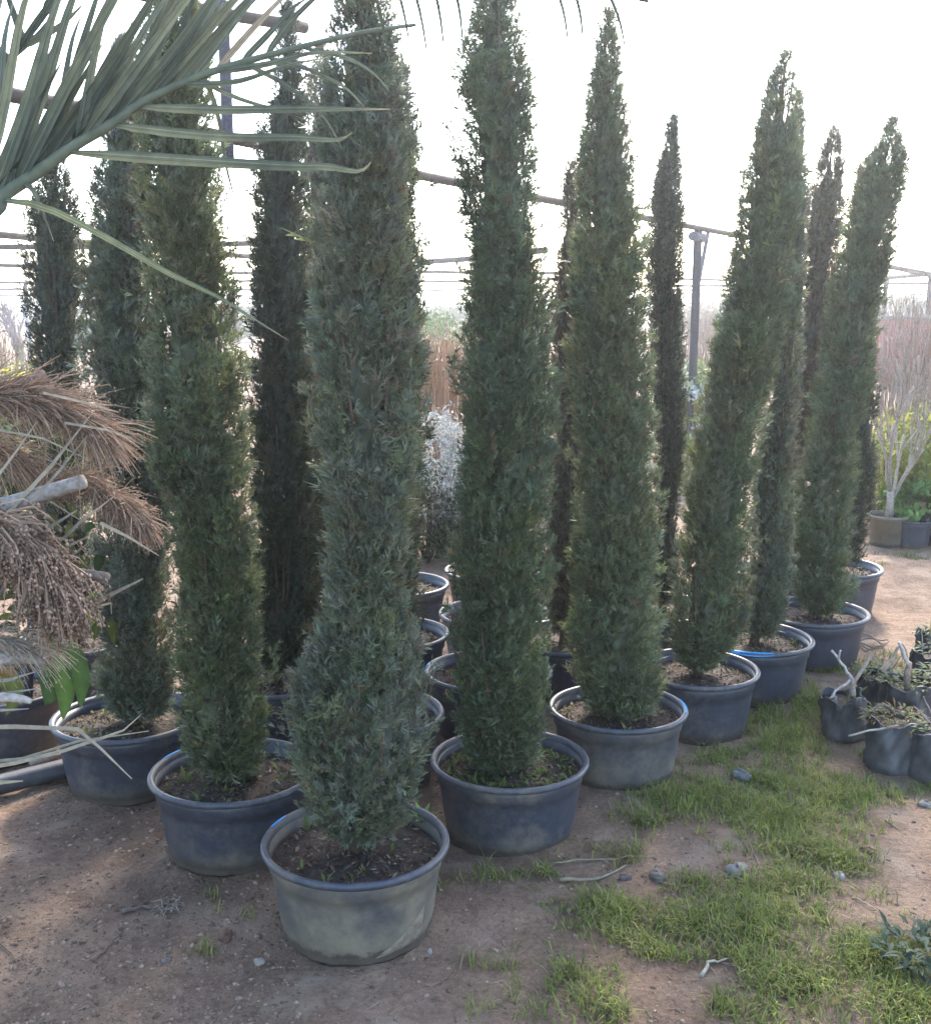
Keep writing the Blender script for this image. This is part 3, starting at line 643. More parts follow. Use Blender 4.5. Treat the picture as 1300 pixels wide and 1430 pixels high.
# ------------------------------------------------------------------ grow bags with cut-back plants
def grow_bag(x, y, w, h, label, seed, tilt=(0, 0), col=(.022, .022, .025), stems=(), weeds=30, ochre=False, dry=10):
    rr = np.random.default_rng(seed); p = at(x, y); p[2] = float(ground_z(p[0], p[1])) - .004
    e = empty('grow_bag', p, label, 'grow bag', 'black plastic grow bags in the grass'); e.rotation_euler = (tilt[0], tilt[1], 0)
    ph = rr.uniform(0, 6.28, 5); R = w / 2; nseg = 44; prof = [(0, .002), (.86, 0), (.97, .03), (1.0, .12), (1.03, .2), (.98, .32), (1.02, .42), (.965, .55), (1.02, .66), (.98, .78), (1.03, .87), (.97, .97), (.985, 1.0), (.95, 1.005), (.93, .9)]
    V = []
    for i, (q, z) in enumerate(prof):
        for j in range(nseg):
            t = 2 * math.pi * j / nseg
            k = 1 + .06 * math.sin(3 * t + ph[0] + 2 * z) + .05 * math.sin(7 * t + ph[1] + 5 * z) * (.4 + z) + .05 * math.sin(11 * t + ph[2] - 9 * z) * (.3 + z)
            V.append([R * q * k * math.cos(t), R * q * k * math.sin(t), h * z + (.012 * math.sin(4 * t + ph[3]) if z > .95 else 0)])
    T = []
    for i in range(len(prof) - 1):
        for j in range(nseg):
            a = i * nseg + j; b = i * nseg + (j + 1) % nseg; T += [[a, b, b + nseg], [a, b + nseg, a + nseg]]
    dustc = np.array([lerp(np.array(col), np.array([.095, .09, .085]), np.clip(.75 - v[2] / h * .7 + rr.normal() * .12, 0, 1)) for v in V])
    obj('bag', MB().add(V, T, dustc), M['plainplastic'], e, True)
    s = MB(); ns = 20; Vs = [[0, 0, h * .86]] + [[R * .95 * math.cos(2 * math.pi * j / ns), R * .95 * math.sin(2 * math.pi * j / ns), h * .83 + rr.uniform(-.006, .006)] for j in range(ns)]
    obj('soil', s.add(Vs, [[0, 1 + j, 1 + (j + 1) % ns] for j in range(ns)]), M['soil'], e)
    m = MB(); leafy(m, np.array([0, 0, h * .82]), int(weeds * 1.8), R * 1.05, .075, .013, [(.055, .085, .025), (.08, .10, .03), (.045, .07, .03)], rr, .035)
    if ochre: leafy(m, np.array([0, 0, h * .82]), 160, R * 1.05, .07, .006, [(.17, .10, .025), (.13, .09, .025)], rr, .04)
    tag(obj('weeds', m, M['leaf'], e), kind='stuff')
    for k, st in enumerate(stems):
        P = np.array([[q[0], q[1], q[2]] for q in st['p']]); t = np.linspace(0, 1, 7); Pi = np.stack([np.interp(t, np.linspace(0, 1, len(P)), P[:, i]) for i in range(3)], 1) + rr.normal(size=(7, 3)) * .002
        obj('stem', MB().tube(Pi, st['r'] * np.linspace(1, .7, 7), 7, st.get('c', (.24, .19, .15))), M['bark'], e, True)
    return e
ST = lambda r, *p, c=(.24, .19, .155): dict(r=r, p=p, c=c)
PALEB = (.28, .24, .19)
grow_bag(1180, 1025, .17, .17, 'small tilted black grow bag with grey forked stump standing in grass', 1, (0, -.12), stems=[
    ST(.014, (.03, 0, .13), (.045, 0, .20), (.04, 0, .235)), ST(.007, (.04, 0, .23), (.02, .02, .28), (-.02, .03, .345), c=(.36, .31, .27)), ST(.005, (.0, .02, .31), (.01, .02, .35), c=(.34, .29, .25)),
    ST(.006, (.04, 0, .23), (-.03, -.02, .20), (-.055, -.03, .175), c=(.36, .31, .27)), ST(.008, (.05, 0, .22), (.10, .02, .27), (.13, .03, .32), c=(.28, .22, .17)), ST(.012, (-.03, 0, .13), (-.035, .0, .18))], weeds=6)
grow_bag(1246, 1066, .21, .20, 'upright grey-black grow bag with ochre weeds, beside its twin', 2, (0, .03), col=(.04, .042, .048), stems=[ST(.005, (-.02, -.06, .19), (-.1, -.09, .185), (-.21, -.11, .165), c=PALEB), ST(.004, (.09, -.05, .2), (-.02, -.06, .195), c=PALEB)], ochre=True, weeds=25)
grow_bag(1308, 1080, .22, .20, 'upright grey-black grow bag without stump, next to the ochre-weed bag', 3, col=(.045, .047, .053), weeds=30, stems=[ST(.003, (0, 0, .18), (-.09, .03, .27)), ST(.003, (0, 0, .18), (-.05, .05, .3))])
grow_bag(1262, 1010, .20, .18, 'black grow bag with thick reddish stump and pale split branches', 4, stems=[
    ST(.016, (0, 0, .14), (.0, 0, .20), (.003, 0, .26), c=(.25, .17, .13)), ST(.010, (.003, 0, .25), (-.02, 0, .29), (-.045, 0, .345), c=(.40, .34, .29)), ST(.005, (.0, 0, .26), (-.012, 0, .31), (-.03, 0, .34), c=(.35, .3, .26)), ST(.009, (-.10, .0, .22), (-.06, .01, .27), (-.045, 0, .33), c=(.3, .24, .19))], weeds=70)
grow_bag(1318, 1000, .20, .18, 'black grow bag overgrown with green weeds behind the twin bags', 5, weeds=90, stems=[ST(.004, (-.03, 0, .16), (-.05, 0, .27))])
grow_bag(1228, 985, .18, .15, 'low black grow bag full of weeds between tilted bag and reddish stump', 6, weeds=80, stems=[ST(.004, (.03, 0, .14), (.08, 0, .24))])
grow_bag(1300, 955, .18, .16, 'black grow bag with dark open soil in the last line of bags', 7, weeds=30, stems=[ST(.003, (-.05, 0, .15), (-.06, 0, .27), c=PALEB)])
grow_bag(1296, 922, .13, .15, 'small black pouch with yellow-green shoots at the edge of the dirt path', 8, weeds=30, ochre=False, stems=[ST(.002, (0, 0, .13), (.0, 0, .23), c=(.2, .22, .06))])
m = MB(); p = at(1212, 908); t = np.linspace(0, 2 * math.pi, 22)
for k in range(3): m.tube(np.stack([(.07 + .012 * k) * np.cos(t + k), (.07 + .01 * k) * np.sin(t + k), .012 + .03 * np.abs(np.sin(t * 1.5 + k)) + .008 * k], 1), .003, 5, (.17, .125, .1))
tag(obj('dry_vine', m, M['dry'], loc=(p[0], p[1], 0)), 'coil of dry brown vine on the dirt behind the grow bags', 'vine')

# ------------------------------------------------------------------ generic shrubs and bare trees
def shrub(base, w, h, n, ll, lw, cols, label, seed, name='shrub', cat='shrub', stemc=(.14, .10, .07), nst=12, depth=None, z0=.15, group=None, up=.5, mat='leaf'):
    rr = np.random.default_rng(seed); depth = depth or w
    e = empty(name, (base[0], base[1], 0), label, cat, group)
    m = MB()
    for i in range(nst):
        a = rr.uniform(0, 6.283); q = math.sqrt(rr.random()) * .45; tip = np.array([w * q * math.cos(a), depth * q * math.sin(a), h * rr.uniform(.6, .95)])
        m.tube([[0.02 * math.cos(a), .02 * math.sin(a), 0], tip * [.5, .5, .5] + rr.normal(size=3) * .03 * h, tip], np.array([.012, .008, .003]) * max(.6, h), 5, stemc)
    obj('stems', m, M['bark'], e, True)
    nc = max(6, n // 40); u = nrm(rr.normal(size=(nc, 3))) * rr.uniform(.45, 1, (nc, 1)) ** .6
    cc = u * np.array([w / 2, depth / 2, h * (1 - z0) / 2]) + [0, 0, h * (1 + z0) / 2]
    ci = rr.integers(0, nc, n); P = cc[ci] + rr.normal(size=(n, 3)) * np.array([w, depth, h * .8]) * .07; P[:, 2] = np.maximum(P[:, 2], .01)
    d = nrm(rr.normal(size=(n, 3)) + [0, 0, up]); s = nrm(np.cross(d, rr.normal(size=(n, 3)))); L = ll * rr.uniform(.6, 1.3, (n, 1)); W = lw * rr.uniform(.7, 1.2, (n, 1)); nn = np.cross(s, d)
    V = np.stack([P, P + d * L * .5 + s * W / 2 + nn * W * .15, P + d * L, P + d * L * .5 - s * W / 2 + nn * W * .15], 1).reshape(-1, 3)
    T = (np.array([[0, 1, 2], [0, 2, 3]])[None] + (np.arange(n) * 4)[:, None, None]).reshape(-1, 3)
    cols = np.array(cols); C = cols[rr.integers(0, len(cols), nc)][ci] * rr.uniform(.7, 1.3, (n, 1))
    obj('crown', MB().add(V, T, np.repeat(C, 4, 0)), M[mat], e)
    return e
def bare_branching(mb, p, d, L, r_, depth, rr, col, spread=.45, upb=.25):
    k = 4; P = [p]
    dd = d.copy()
    for i in range(k):
        dd = nrm(dd + rr.normal(size=3) * .10 + np.array([0, 0, upb * .25])); P.append(P[-1] + dd * L / k)
    mb.tube(P, np.linspace(r_, r_ * .62, k + 1), 6 if r_ > .006 else 4, np.array(col) * rr.uniform(.85, 1.15))
    if depth == 0: return
    for i in range(rr.integers(2, 4)):
        t = rr.integers(2, k + 1); nd = nrm(dd + rr.normal(size=3) * spread + np.array([0, 0, upb]))
        bare_branching(mb, P[t], nd, L * rr.uniform(.6, .9), r_ * .6, depth - 1, rr, col, spread, upb)

# potted bare tree by the dirt path
p = at(1238, 762); e = empty('plant_pot', (p[0], p[1], 0), 'tan clay-coloured pot holding a bare pale tree by the path', 'pot')
k = .29
mb = MB().lathe([(0, .004), (.105, 0), (.115, .01), (.137, .20), (.147, .203), (.15, .22), (.145, .228), (.135, .226), (.13, .2)], 40)
o = obj('wall', mb, M['pot'], e, True); o['dust'] = .95
obj('soil', MB().lathe([(.132, .195), (.07, .2), (.0, .205)], 24), M['soil'], e)
rr = np.random.default_rng(31)
e = empty('bare_tree', (p[0], p[1], .19), 'leafless pale many-stemmed tree in the tan pot', 'tree'); m = MB(); tr = MB()
WH = (.27, .225, .18)
tr.tube([[0, 0, 0], [.005, 0, .1], [0, 0, .2]], [.035, .026, .025], 8, WH); obj('trunk', tr, M['bark'], e, True)
for dx, L in ((-.12, .5), (.02, .45), (.12, .55), (.3, .5), (.55, .45), (.9, .4)):
    bare_branching(m, np.array([0, 0, .12 if dx > .2 else .18]), nrm(np.array([dx, rr.normal() * .15, 1])), L, .013, 4, rr, WH, .22, .35)
obj('branches', m, M['bark'], e, True)

def thicket(pxs, ybase, ytop, Y, n, col, label, seed, name, cat, r_=.006, lean=.08, colvar=.25):
    rr = np.random.default_rng(seed); a = atY(pxs[0], ybase, Y); b = atY(pxs[1], ybase, Y); top = atY(pxs[0], ytop, Y)[2]
    c = (a + b) / 2; m = MB()
    for i in range(n):
        x = rr.uniform(a[0], b[0]) - c[0]; y = rr.uniform(-.5, .5); h = top * rr.uniform(.5, 1.0) ** .7 * 1.06; l = rr.normal() * lean
        P = [[x, y, 0], [x + l * h * .45 + rr.normal() * .02, y + rr.normal() * .03, h * .5], [x + l * h, y + rr.normal() * .06, h]]
        cc = np.array(col) * rr.uniform(1 - colvar, 1 + colvar); m.tube(P, [r_, r_ * .8, r_ * .3], 4, cc, cap=False)
        for q in range(3):
            t = rr.uniform(.4, .9); b0 = np.array(P[1]) * (1 - t) + np.array(P[2]) * t; m.tube([b0, b0 + [rr.normal() * .07, rr.normal() * .07, rr.uniform(.1, .35)]], [r_ * .5, r_ * .2], 3, cc, cap=False)
    return tag(obj(name, m, M['dry'], loc=(c[0], Y, 0)), label, cat, kind='stuff')
thicket((1222, 1480), 720, 425, 9.6, 400, (.30, .215, .165), 'thicket of pale leafless saplings behind the bare potted tree', 4, 'sapling_thicket', 'saplings', .007)
thicket((580, 665), 700, 480, 11.0, 200, (.36, .20, .11), 'stand of rust-coloured dry canes behind the silvery shrub', 5, 'cane_thicket', 'canes', .009, .04)
thicket((-160, 60), 640, 470, 12.5, 200, (.27, .21, .14), 'dry straw-coloured tall weeds beyond the seed plumes', 6, 'dry_weeds', 'weeds', .007, .12)
thicket((930, 1010), 600, 440, 16, 120, (.30, .22, .17), 'brown dry stalks far behind the metal post', 7, 'dry_stalks', 'stalks', .010, .08)

LG = [(.16, .20, .05), (.20, .23, .06), (.12, .17, .05)]; MG = [(.07, .12, .035), (.10, .15, .045)]; SIL = [(.33, .34, .32), (.24, .26, .24), (.42, .42, .40)]
gp = lambda x, y: at(x, y)
shrub(gp(618, 778), .55, 1.0, 5200, .045, .010, SIL, 'silvery grey-leaved shrub in the gap behind the beige-walled pot', 1, stemc=(.3, .27, .24))
shrub(gp(596, 782), .8, .62, 3000, .05, .022, [(.03, .045, .02), (.045, .055, .03)], 'low dark dense shrub below the silvery shrub', 21, z0=.0)
shrub(gp(690, 768), .8, .8, 2600, .05, .022, [(.035, .05, .025), (.045, .055, .03)], 'dark dense shrub added behind the beige-walled pot to darken the gap', 22, z0=.0)  # added to cover sunlit ground and darken the gaps between the pots
shrub(gp(470, 790), .9, .8, 2600, .05, .022, [(.035, .05, .025), (.045, .055, .03)], 'dark dense shrub added behind the brownish cypress, palm frond side, to darken the gap', 23, z0=.0)  # likewise added, keeps bright ground from showing through the block
shrub(gp(612, 556), 2.2, 1.62, 3000, .10, .04, MG, 'dark green shrub behind the rust-coloured canes', 2)
shrub(gp(962, 640), .9, 1.05, 2600, .09, .04, LG + [(.4, .42, .38)], 'pale green large-leaved shrub behind the metal post', 3)
shrub(gp(955, 690), .5, .5, 900, .06, .03, LG, 'low light green bush under the large-leaved shrub', 4)
shrub(gp(1300, 735), 1.1, .95, 3800, .08, .025, [(.24, .25, .06), (.30, .28, .08), (.16, .2, .05)], 'yellow-green feathery shrub behind the tan pot', 5)
shrub(gp(1292, 758), .55, .42, 1500, .07, .045, [(.09, .17, .05), (.13, .22, .06)], 'low fresh green leafy plant above the black containers', 6, name='leafy_plant', cat='plant')
shrub(gp(1228, 745), .45, .7, 1300, .07, .02, [(.26, .26, .07), (.18, .21, .06)], 'yellow-green bush between the row of cypresses and the bare tree', 12)
shrub(atY(5, 640, 11), 1.0, 1.25, 2600, .05, .022, [(.55, .42, .04), (.40, .36, .05), (.2, .22, .06)], 'yellow-flowering bush beyond the seed plumes', 7)
shrub(atY(60, 700, 8), 1.0, .95, 2500, .06, .03, LG + MG, 'yellow-green bush behind the blunt-topped cypress', 8)
shrub(atY(775, 700, 9), .7, 1.0, 1600, .08, .03, MG, 'dark bush in the gap beside the brownish cypress', 9)
for i, (x, lab) in enumerate(((1272, 'black container under the leafy plant next to the tan pot'), (1318, 'black container at the outer end under the leafy plant'))):
    p = at(x, 764); e = empty('plant_pot', (p[0], p[1], 0), lab, 'pot', 'black containers by the path')
    o = obj('wall', POTM[i][0], M['pot'], e); o['dust'] = -.2; o = obj('rim', POTM[i][1], M['pot'], e); o['dust'] = -.1; obj('soil', SOILM[i], M['soil'], e); e.scale = (.55, .55, .8)

# low red wall and far trees
a = atY(1225, 446, 24); b = np.array([a[0] + 9, 25.5, a[2]]); hgt = a[2]
e = empty('red_wall', (a[0], 24, 0), 'low brick-red panel wall beyond the sapling thicket', 'wall')
m, nt, bs, out = new_mat('red_paint'); nz = noise(nt, 3, 6); rp = ramp(nt, nz.outputs[0], [(.3, (.26, .08, .06)), (.7, (.36, .12, .09))]); nt.links.new(rp.outputs[0], bs.inputs['Base Color']); bs.inputs['Roughness'].default_value = .8; M['red'] = m
def box(mb, x0, x1, y0, y1, z0, z1, c=(1, 1, 1)):
    V = [[x, y, z] for z in (z0, z1) for y in (y0, y1) for x in (x0, x1)]
    Q = [(0, 2, 3, 1), (4, 5, 7, 6), (0, 1, 5, 4), (2, 6, 7, 3), (0, 4, 6, 2), (1, 3, 7, 5)]
    return mb.add(V, [t for q in Q for t in ((q[0], q[1], q[2]), (q[0], q[2], q[3]))], c)
for k in range(6): obj('panel', box(MB(), k * 1.5 + .01, k * 1.5 + 1.47, -.05 - .01 * (k % 2), .05, 0, hgt - .02 * (k % 3)), M['red'], e)
obj('coping', box(MB(), -.05, 9.1, -.1, .1, hgt + .003, hgt + .09, (.2, .17, .16)), M['plainplastic'], e)
FAR = [(-30, 412, 34, 'bare'), (20, 398, 30, 'bare'), (600, 424, 60, 'leaf'), (640, 428, 52, 'leaf'), (775, 424, 60, 'leaf'), (945, 424, 55, 'bare'), (985, 420, 48, 'leaf'), (1018, 424, 60, 'leaf'), (1240, 420, 60, 'leaf'), (1290, 416, 50, 'leaf'), (1350, 412, 55, 'leaf'), (330, 424, 55, 'leaf'), (-90, 410, 50, 'leaf'), (110, 420, 55, 'leaf'), (1420, 414, 55, 'leaf'), (-160, 405, 45, 'leaf')]
nm = {'bare': 'bare', 'leaf': 'dark leafy'}
WHERE = ['beyond the flowering bush and dry weeds', 'far behind the blunt-topped cypress, next to the thin pole', 'on the horizon behind the rusty canes', 'on the horizon beside the dark green straight cypress', 'on the horizon behind the brownish cypress', 'far behind the needle-tipped cypress', 'on the horizon right behind the metal post', 'on the horizon behind the tall leaning cypress', 'on the horizon behind the red wall near the cypresses', 'on the horizon behind the middle of the red wall', 'on the horizon toward the far end of the red wall', 'on the horizon behind the yellowish wavy cypress', 'on the horizon farther out than the flowering bush', 'on the horizon between the blunt-topped and straw-crossed-pot cypresses', 'on the horizon past the end of the red wall', 'on the horizon at the outer end beyond the dry weeds']
for i, (x, yt, Y, kd) in enumerate(FAR):
    p = atY(x, yt, Y); h = p[2]
    if kd == 'leaf':
        shrub((p[0], Y), h * 1.9, h, 1500, .28, .16, [(.10, .11, .07), (.13, .12, .08), (.08, .10, .06)], nm[kd] + ' tree ' + WHERE[i], 50 + i, 'distant_tree', 'tree', z0=.1, group='far trees')
    else:
        rr = np.random.default_rng(60 + i); e = empty('distant_tree', (p[0], Y, 0), nm[kd] + ' tree ' + WHERE[i], 'tree', 'far trees'); m = MB(); t_ = MB()
        t_.tube([[0, 0, 0], [.05, 0, h * .2], [0, 0, h * .35]], [.12, .09, .07], 7, (.2, .17, .16)); obj('trunk', t_, M['bark'], e, True)
        for k in range(7): bare_branching(m, np.array([0, 0, h * (.2 + .02 * k)]), nrm(rr.normal(size=3) * [.5, .5, 0] + [0, 0, 1]), h * .26, .05, 4, rr, (.24, .20, .19), .5, .15)
        obj('crown', m, M['bark'], e, True)

# ------------------------------------------------------------------ greenhouse frame of bare pipes
FZ = 2.5
RUST = (.06, .042, .033); STEEL = (.035, .033, .036)
fr0 = at(975, 320, FZ)
e = empty('greenhouse_frame', (fr0[0], fr0[1], 0), 'bare rusty pipe frame of a greenhouse standing behind the cypresses', 'frame')
def pipe(p, q, r_, col, name='pipe'):
    o = np.array([fr0[0], fr0[1], 0]); p = np.asarray(p); q = np.asarray(q); t = np.linspace(0, 1, 9)[:, None]
    P = p + (q - p) * t; L = np.linalg.norm(q - p)
    if name == 'pipe': P[:, 2] -= np.sin(np.linspace(0, 3.14159 * max(1, round(L / 6)), 9)) ** 2 * .02
    return obj(name, MB().tube(P - o, r_, 8, col), M['bark'], e, True)
A0, A1 = at(585, 240, FZ), at(1165, 354, FZ); u = A1 - A0
MAIN = (A0 - u * .62, A0 + u * 2.2)
pipe(*MAIN, .030, RUST)
SEG = [((588, 366), (762, 349), .03), ((585, 379), (790, 381), .022), ((560, 406), (740, 402), .03), ((560, 412), (790, 413), .022), ((-60, 322), (420, 363), .024), ((-60, 368), (420, 383), .022), ((-60, 394), (420, 391), .022),
       ((-60, 403), (420, 404), .03), ((900, 399), (1130, 397), .03), ((930, 404), (1040, 405), .025), ((930, 411), (1330, 410), .03), ((1150, 397), (1340, 377), .035), ((930, 418), (1330, 420), .035), ((930, 414), (1330, 416.5), .03), ((560, 419), (700, 419), .035), ((560, 393), (800, 389), .024), ((900, 388), (1330, 396), .022), ((1150, 354), (1340, 392), .024), ((-60, 345), (420, 338), .022), ((-60, 412), (420, 413), .035), ((560, 425), (800, 424.5), .05), ((930, 425), (1330, 424), .05)]
for (x0, y0), (x1, y1), r_ in SEG: pipe(at(x0, y0, FZ), at(x1, y1, FZ), r_ * 1.75, STEEL if r_ > .025 else RUST)
def post(p, r_=.045, h=FZ, brace=True):
    gz = 0
    pipe([p[0], p[1], -.05], [p[0], p[1], h - .03], r_, (.035, .033, .042), 'post')
    if brace:
        un = u / np.linalg.norm(u); pipe([p[0], p[1], h - .75], np.array([p[0], p[1], h - .03]) + un * .34, r_ * .5, (.12, .11, .12), 'brace')
        pipe(np.array([p[0], p[1], h - .1]) - un * .18, np.array([p[0], p[1], h - .1]) + un * .18, .05, (.10, .095, .11), 'bracket')
post(at(975, 317, FZ))
q = at(318, 188, FZ); pipe(q - [0, 0, .12], q + [0, 0, .62], .03, (.06, .055, .07), 'strut'); pipe(q + [-.5, -.5, .58], q + [.35, .35, .58], .03, RUST, 'pipe')
for x in (1238, 1300):
    y = 377 + (1340 - x) * .105; p = at(x, y, FZ); post(p, .06)
for x, y in ((35, 394), (-20, 394), (1000, 411), (1100, 411), (1210, 411), (1275, 410.5)): post(at(x, y, FZ), .06, brace=False)
pp = atY(36, 432, 22); m = MB().tube([[0, 0, -.05], [.02, 0, 1], [0, 0, pp[2] + .2]], [.05, .045, .04], 8, (.42, .40, .38))
tag(obj('pole', m, M['bark'], smooth=True, loc=(pp[0], 22, 0)), 'thin pale upright pole next to the blunt-topped cypress', 'pole')

# ------------------------------------------------------------------ date palm whose fronds hang into view
def spline(P, k):
    P = np.asarray(P, float); n = len(P); t = np.linspace(0, n - 1, k); out = []
    for q in t:
        i = min(int(q), n - 2); f = q - i; p0, p1, p2, p3 = P[max(i - 1, 0)], P[i], P[i + 1], P[min(i + 2, n - 1)]
        out.append(.5 * ((2 * p1) + (p2 - p0) * f + (2 * p0 - 5 * p1 + 4 * p2 - p3) * f * f + (3 * p1 - p0 - 3 * p2 + p3) * f ** 3))
    return np.array(out)
TB = np.array([-1.95, 1.9, 0]); TOP = np.array([-1.95, 1.9, 1.35])
palm = empty('date_palm', TB, 'date palm with long grey-green fronds hanging over the cypresses', 'palm')
m = MB(); m.lathe([(0, -.02), (.15, -.02), (.14, .2), (.15, .7), (.16, 1.2), (.12, 1.4), (.0, 1.45)], 16, (.13, .10, .08), wob=lambda t, z: 1 + .09 * math.sin(7 * t + z * 28)); obj('trunk', m, M['bark'], palm, True)
FR = (.088, .098, .066); FR2 = (.062, .072, .048)
def frond(Pr, r0, col):
    Pr = spline(Pr, 26) - TB; fo = obj('frond', MB().tube(Pr, np.linspace(r0, .004, 26), 7, np.array(col) * 1.55), M['leaf'], palm, True); return fo
def leaflet(fo, P, w, col, side=(0, .35, 1), fold=.28, k=11, tipc=(.24, .21, .14)):
    w = w * .78; P = spline(P, k) - TB; t = np.linspace(0, 1, k); W = w * np.minimum(1, (t + .02) * 7) ** .6 * (1 - t ** 1.7) + .0006
    C = lerp(np.array(col)[None], np.array(tipc)[None], np.clip((t - .78) / .22, 0, 1)[:, None] ** 1.5)
    mb = MB().strip(P, W, np.array(side), fold, c=C)
    mb.strip(P + [0, -.0012, 0], np.maximum(W * .09, .0008), np.array(side), .0, c=C * 1.9)
    for sg in (-.27, .27): mb.strip(P + nrm(np.broadcast_to(np.array(side, float), P.shape)) * (W * sg)[:, None] + [0, -.0012 - w * fold * .54, 0], np.maximum(W * .05, .0005), np.array(side), .0, c=C * .62)
    obj('leaflet', mb, M['leaf'], fo, False)
YF = 2.2
rachis_px = [(-60, 318), (0, 275), (55, 238), (100, 205), (160, 170), (205, 138), (300, 98), (400, 70), (500, 46), (580, 34)]
Rp = [atY(x, y, YF + .0005 * x) for x, y in rachis_px]
f1 = frond([TOP, np.array([-1.7, 2.05, 1.62])] + Rp, .017, FR)
rr = np.random.default_rng(12)
def rpt(x): return np.array([np.interp(x, [q[0] for q in rachis_px], [p[i] for p in Rp]) for i in range(3)])
# lower side: level leaflets with curled tips
for x0, path, w in ((92, [(270, 222), (400, 230), (455, 231), (500, 238), (518, 226)], .030), (155, [(300, 188), (410, 190), (470, 194), (492, 184)], .026), (192, [(320, 151), (420, 150), (480, 151), (545, 152)], .026),
                    (300, [(370, 88), (440, 72), (520, 74)], .020), (255, [(330, 112), (400, 90), (455, 80)], .018), (340, [(400, 118), (450, 160), (480, 210)], .014), (285, [(305, 160), (316, 230), (332, 292)], .014), (370, [(430, 95), (480, 120), (510, 150)], .014), (275, [(330, 135), (395, 155), (430, 168)], .014), (420, [(480, 78), (520, 100), (545, 128)], .013)):
    b = rpt(x0); n = len(path); leaflet(f1, [b] + [atY(x, y, b[1] - .02 * (i + 1)) for i, (x, y) in enumerate(path)], w, FR, k=15)
leaflet(f1, [rpt(-5)] + [atY(x, y, 2.16 - .01 * i) for i, (x, y) in enumerate([(60, 288), (150, 332), (230, 378), (300, 412), (350, 442), (404, 476)])], .017, (.12, .13, .075), side=(0, .3, 1), fold=.15, k=16, tipc=(.28, .24, .16))
leaflet(f1, [rpt(30)] + [atY(x, y, 2.18) for x, y in [(48, 268), (62, 300), (75, 336)]], .012, FR, tipc=(.28, .24, .16))
# upper side: broad leaflets sweeping up
for x0, x1, y1, w, dy in ((-40, 30, 20, .034, -.1), (-15, 75, 15, .036, -.02), (8, 100, 0, .036, .05), (22, 165, -10, .036, -.05), (45, 150, 5, .034, .08), (60, 225, -20, .034, 0), (85, 215, 20, .030, .1), (110, 270, -15, .034, -.04), (135, 250, 10, .03, .06), (150, 310, -20, .032, 0), (175, 300, 20, .028, .08), (195, 340, -15, .03, -.04), (215, 300, 5, .026, .06), (240, 360, -15, .026, 0), (265, 345, 10, .024, .06), (300, 400, -10, .022, 0), (335, 410, 10, .02, .05), (370, 450, -12, .02, 0), (30, 70, 30, .03, .15), (-60, -10, 40, .034, .1), (70, 100, 60, .024, .2), (-20, 5, 60, .03, .18), (10, 48, 90, .022, .22)):
    b = rpt(x0); tip = atY(x1, y1, b[1] + dy + .1); mid = (b + tip) / 2 + np.array([-.03, dy * .5, .02])
    c = np.array(FR if rr.random() < .6 else FR2) * rr.uniform(.8, 1.25)
    if rr.random() < .1: c = np.array([.18, .155, .115])
    leaflet(f1, [b, b * .5 + tip * .5 + rr.normal(size=3) * .006, tip, tip + (tip - b) * .3 + [.01, 0, -.006]], w * .9, c, side=(1, .5 + rr.normal() * .3, -.3), fold=.3)
for i in range(22):
    x0 = rr.uniform(-60, 230); b = rpt(x0); a = math.radians(rr.uniform(42, 78)); l = rr.uniform(170, 330); tip = atY(x0 + math.cos(a) * l, np.interp(x0, [q[0] for q in rachis_px], [q[1] for q in rachis_px]) - math.sin(a) * l, b[1] + rr.uniform(.05, .28))
    leaflet(f1, [b, (b + tip) / 2 + rr.normal(size=3) * .008, tip], rr.uniform(.02, .03), np.array(FR if rr.random() < .5 else FR2) * rr.uniform(.7, 1.2), side=(1, .6 + rr.normal() * .4, -.3), fold=.3, k=9)
# second frond rising in the corner behind
f2 = frond([TOP, (-1.6, 2.3, 1.75), atY(-60, 200, 2.6), atY(10, 90, 2.62), atY(70, 10, 2.64), atY(120, -70, 2.65)], .012, FR2)
for i in range(14):
    t = rr.uniform(.35, 1); x, y = lerp(-60, 120, t), lerp(200, -70, t); b = atY(x, y, 2.62); q = atY(x + rr.choice([-1, 1]) * rr.uniform(30, 90) , y - rr.uniform(40, 150), 2.6 + rr.normal() * .08)
    leaflet(f2, [b, (b + q) / 2 + rr.normal(size=3) * .01, q], .022, np.array(FR2) * rr.uniform(.7, 1.2), side=(1, .4, 0), k=8)
# third frond arching above the picture, leaflet tips hanging
f3 = frond([TOP, (-1.5, 2.0, 2.15), atY(150, -70, 2.0), atY(400, -60, 2.0), atY(620, -40, 2.02), atY(800, -22, 2.05), atY(905, 0, 2.08)], .013, FR2)
for x0, tx, ty in ((510, 545, 90), (545, 575, 82), (570, 600, 100), (600, 622, 88), (630, 648, 82), (775, 795, 76), (800, 815, 72), (850, 875, 80)):
    xs = [150, 400, 620, 800, 905]; b = atY(x0, float(np.interp(x0, xs, [-70, -60, -40, -22, 0])), 2.04); q = atY(tx, ty, 2.0)
    leaflet(f3, [b, (b + q) / 2 + [.004, 0, .006], q], .009, np.array(FR2) * rr.uniform(.8, 1.2), side=(1, .3, 0), k=8, fold=.2)

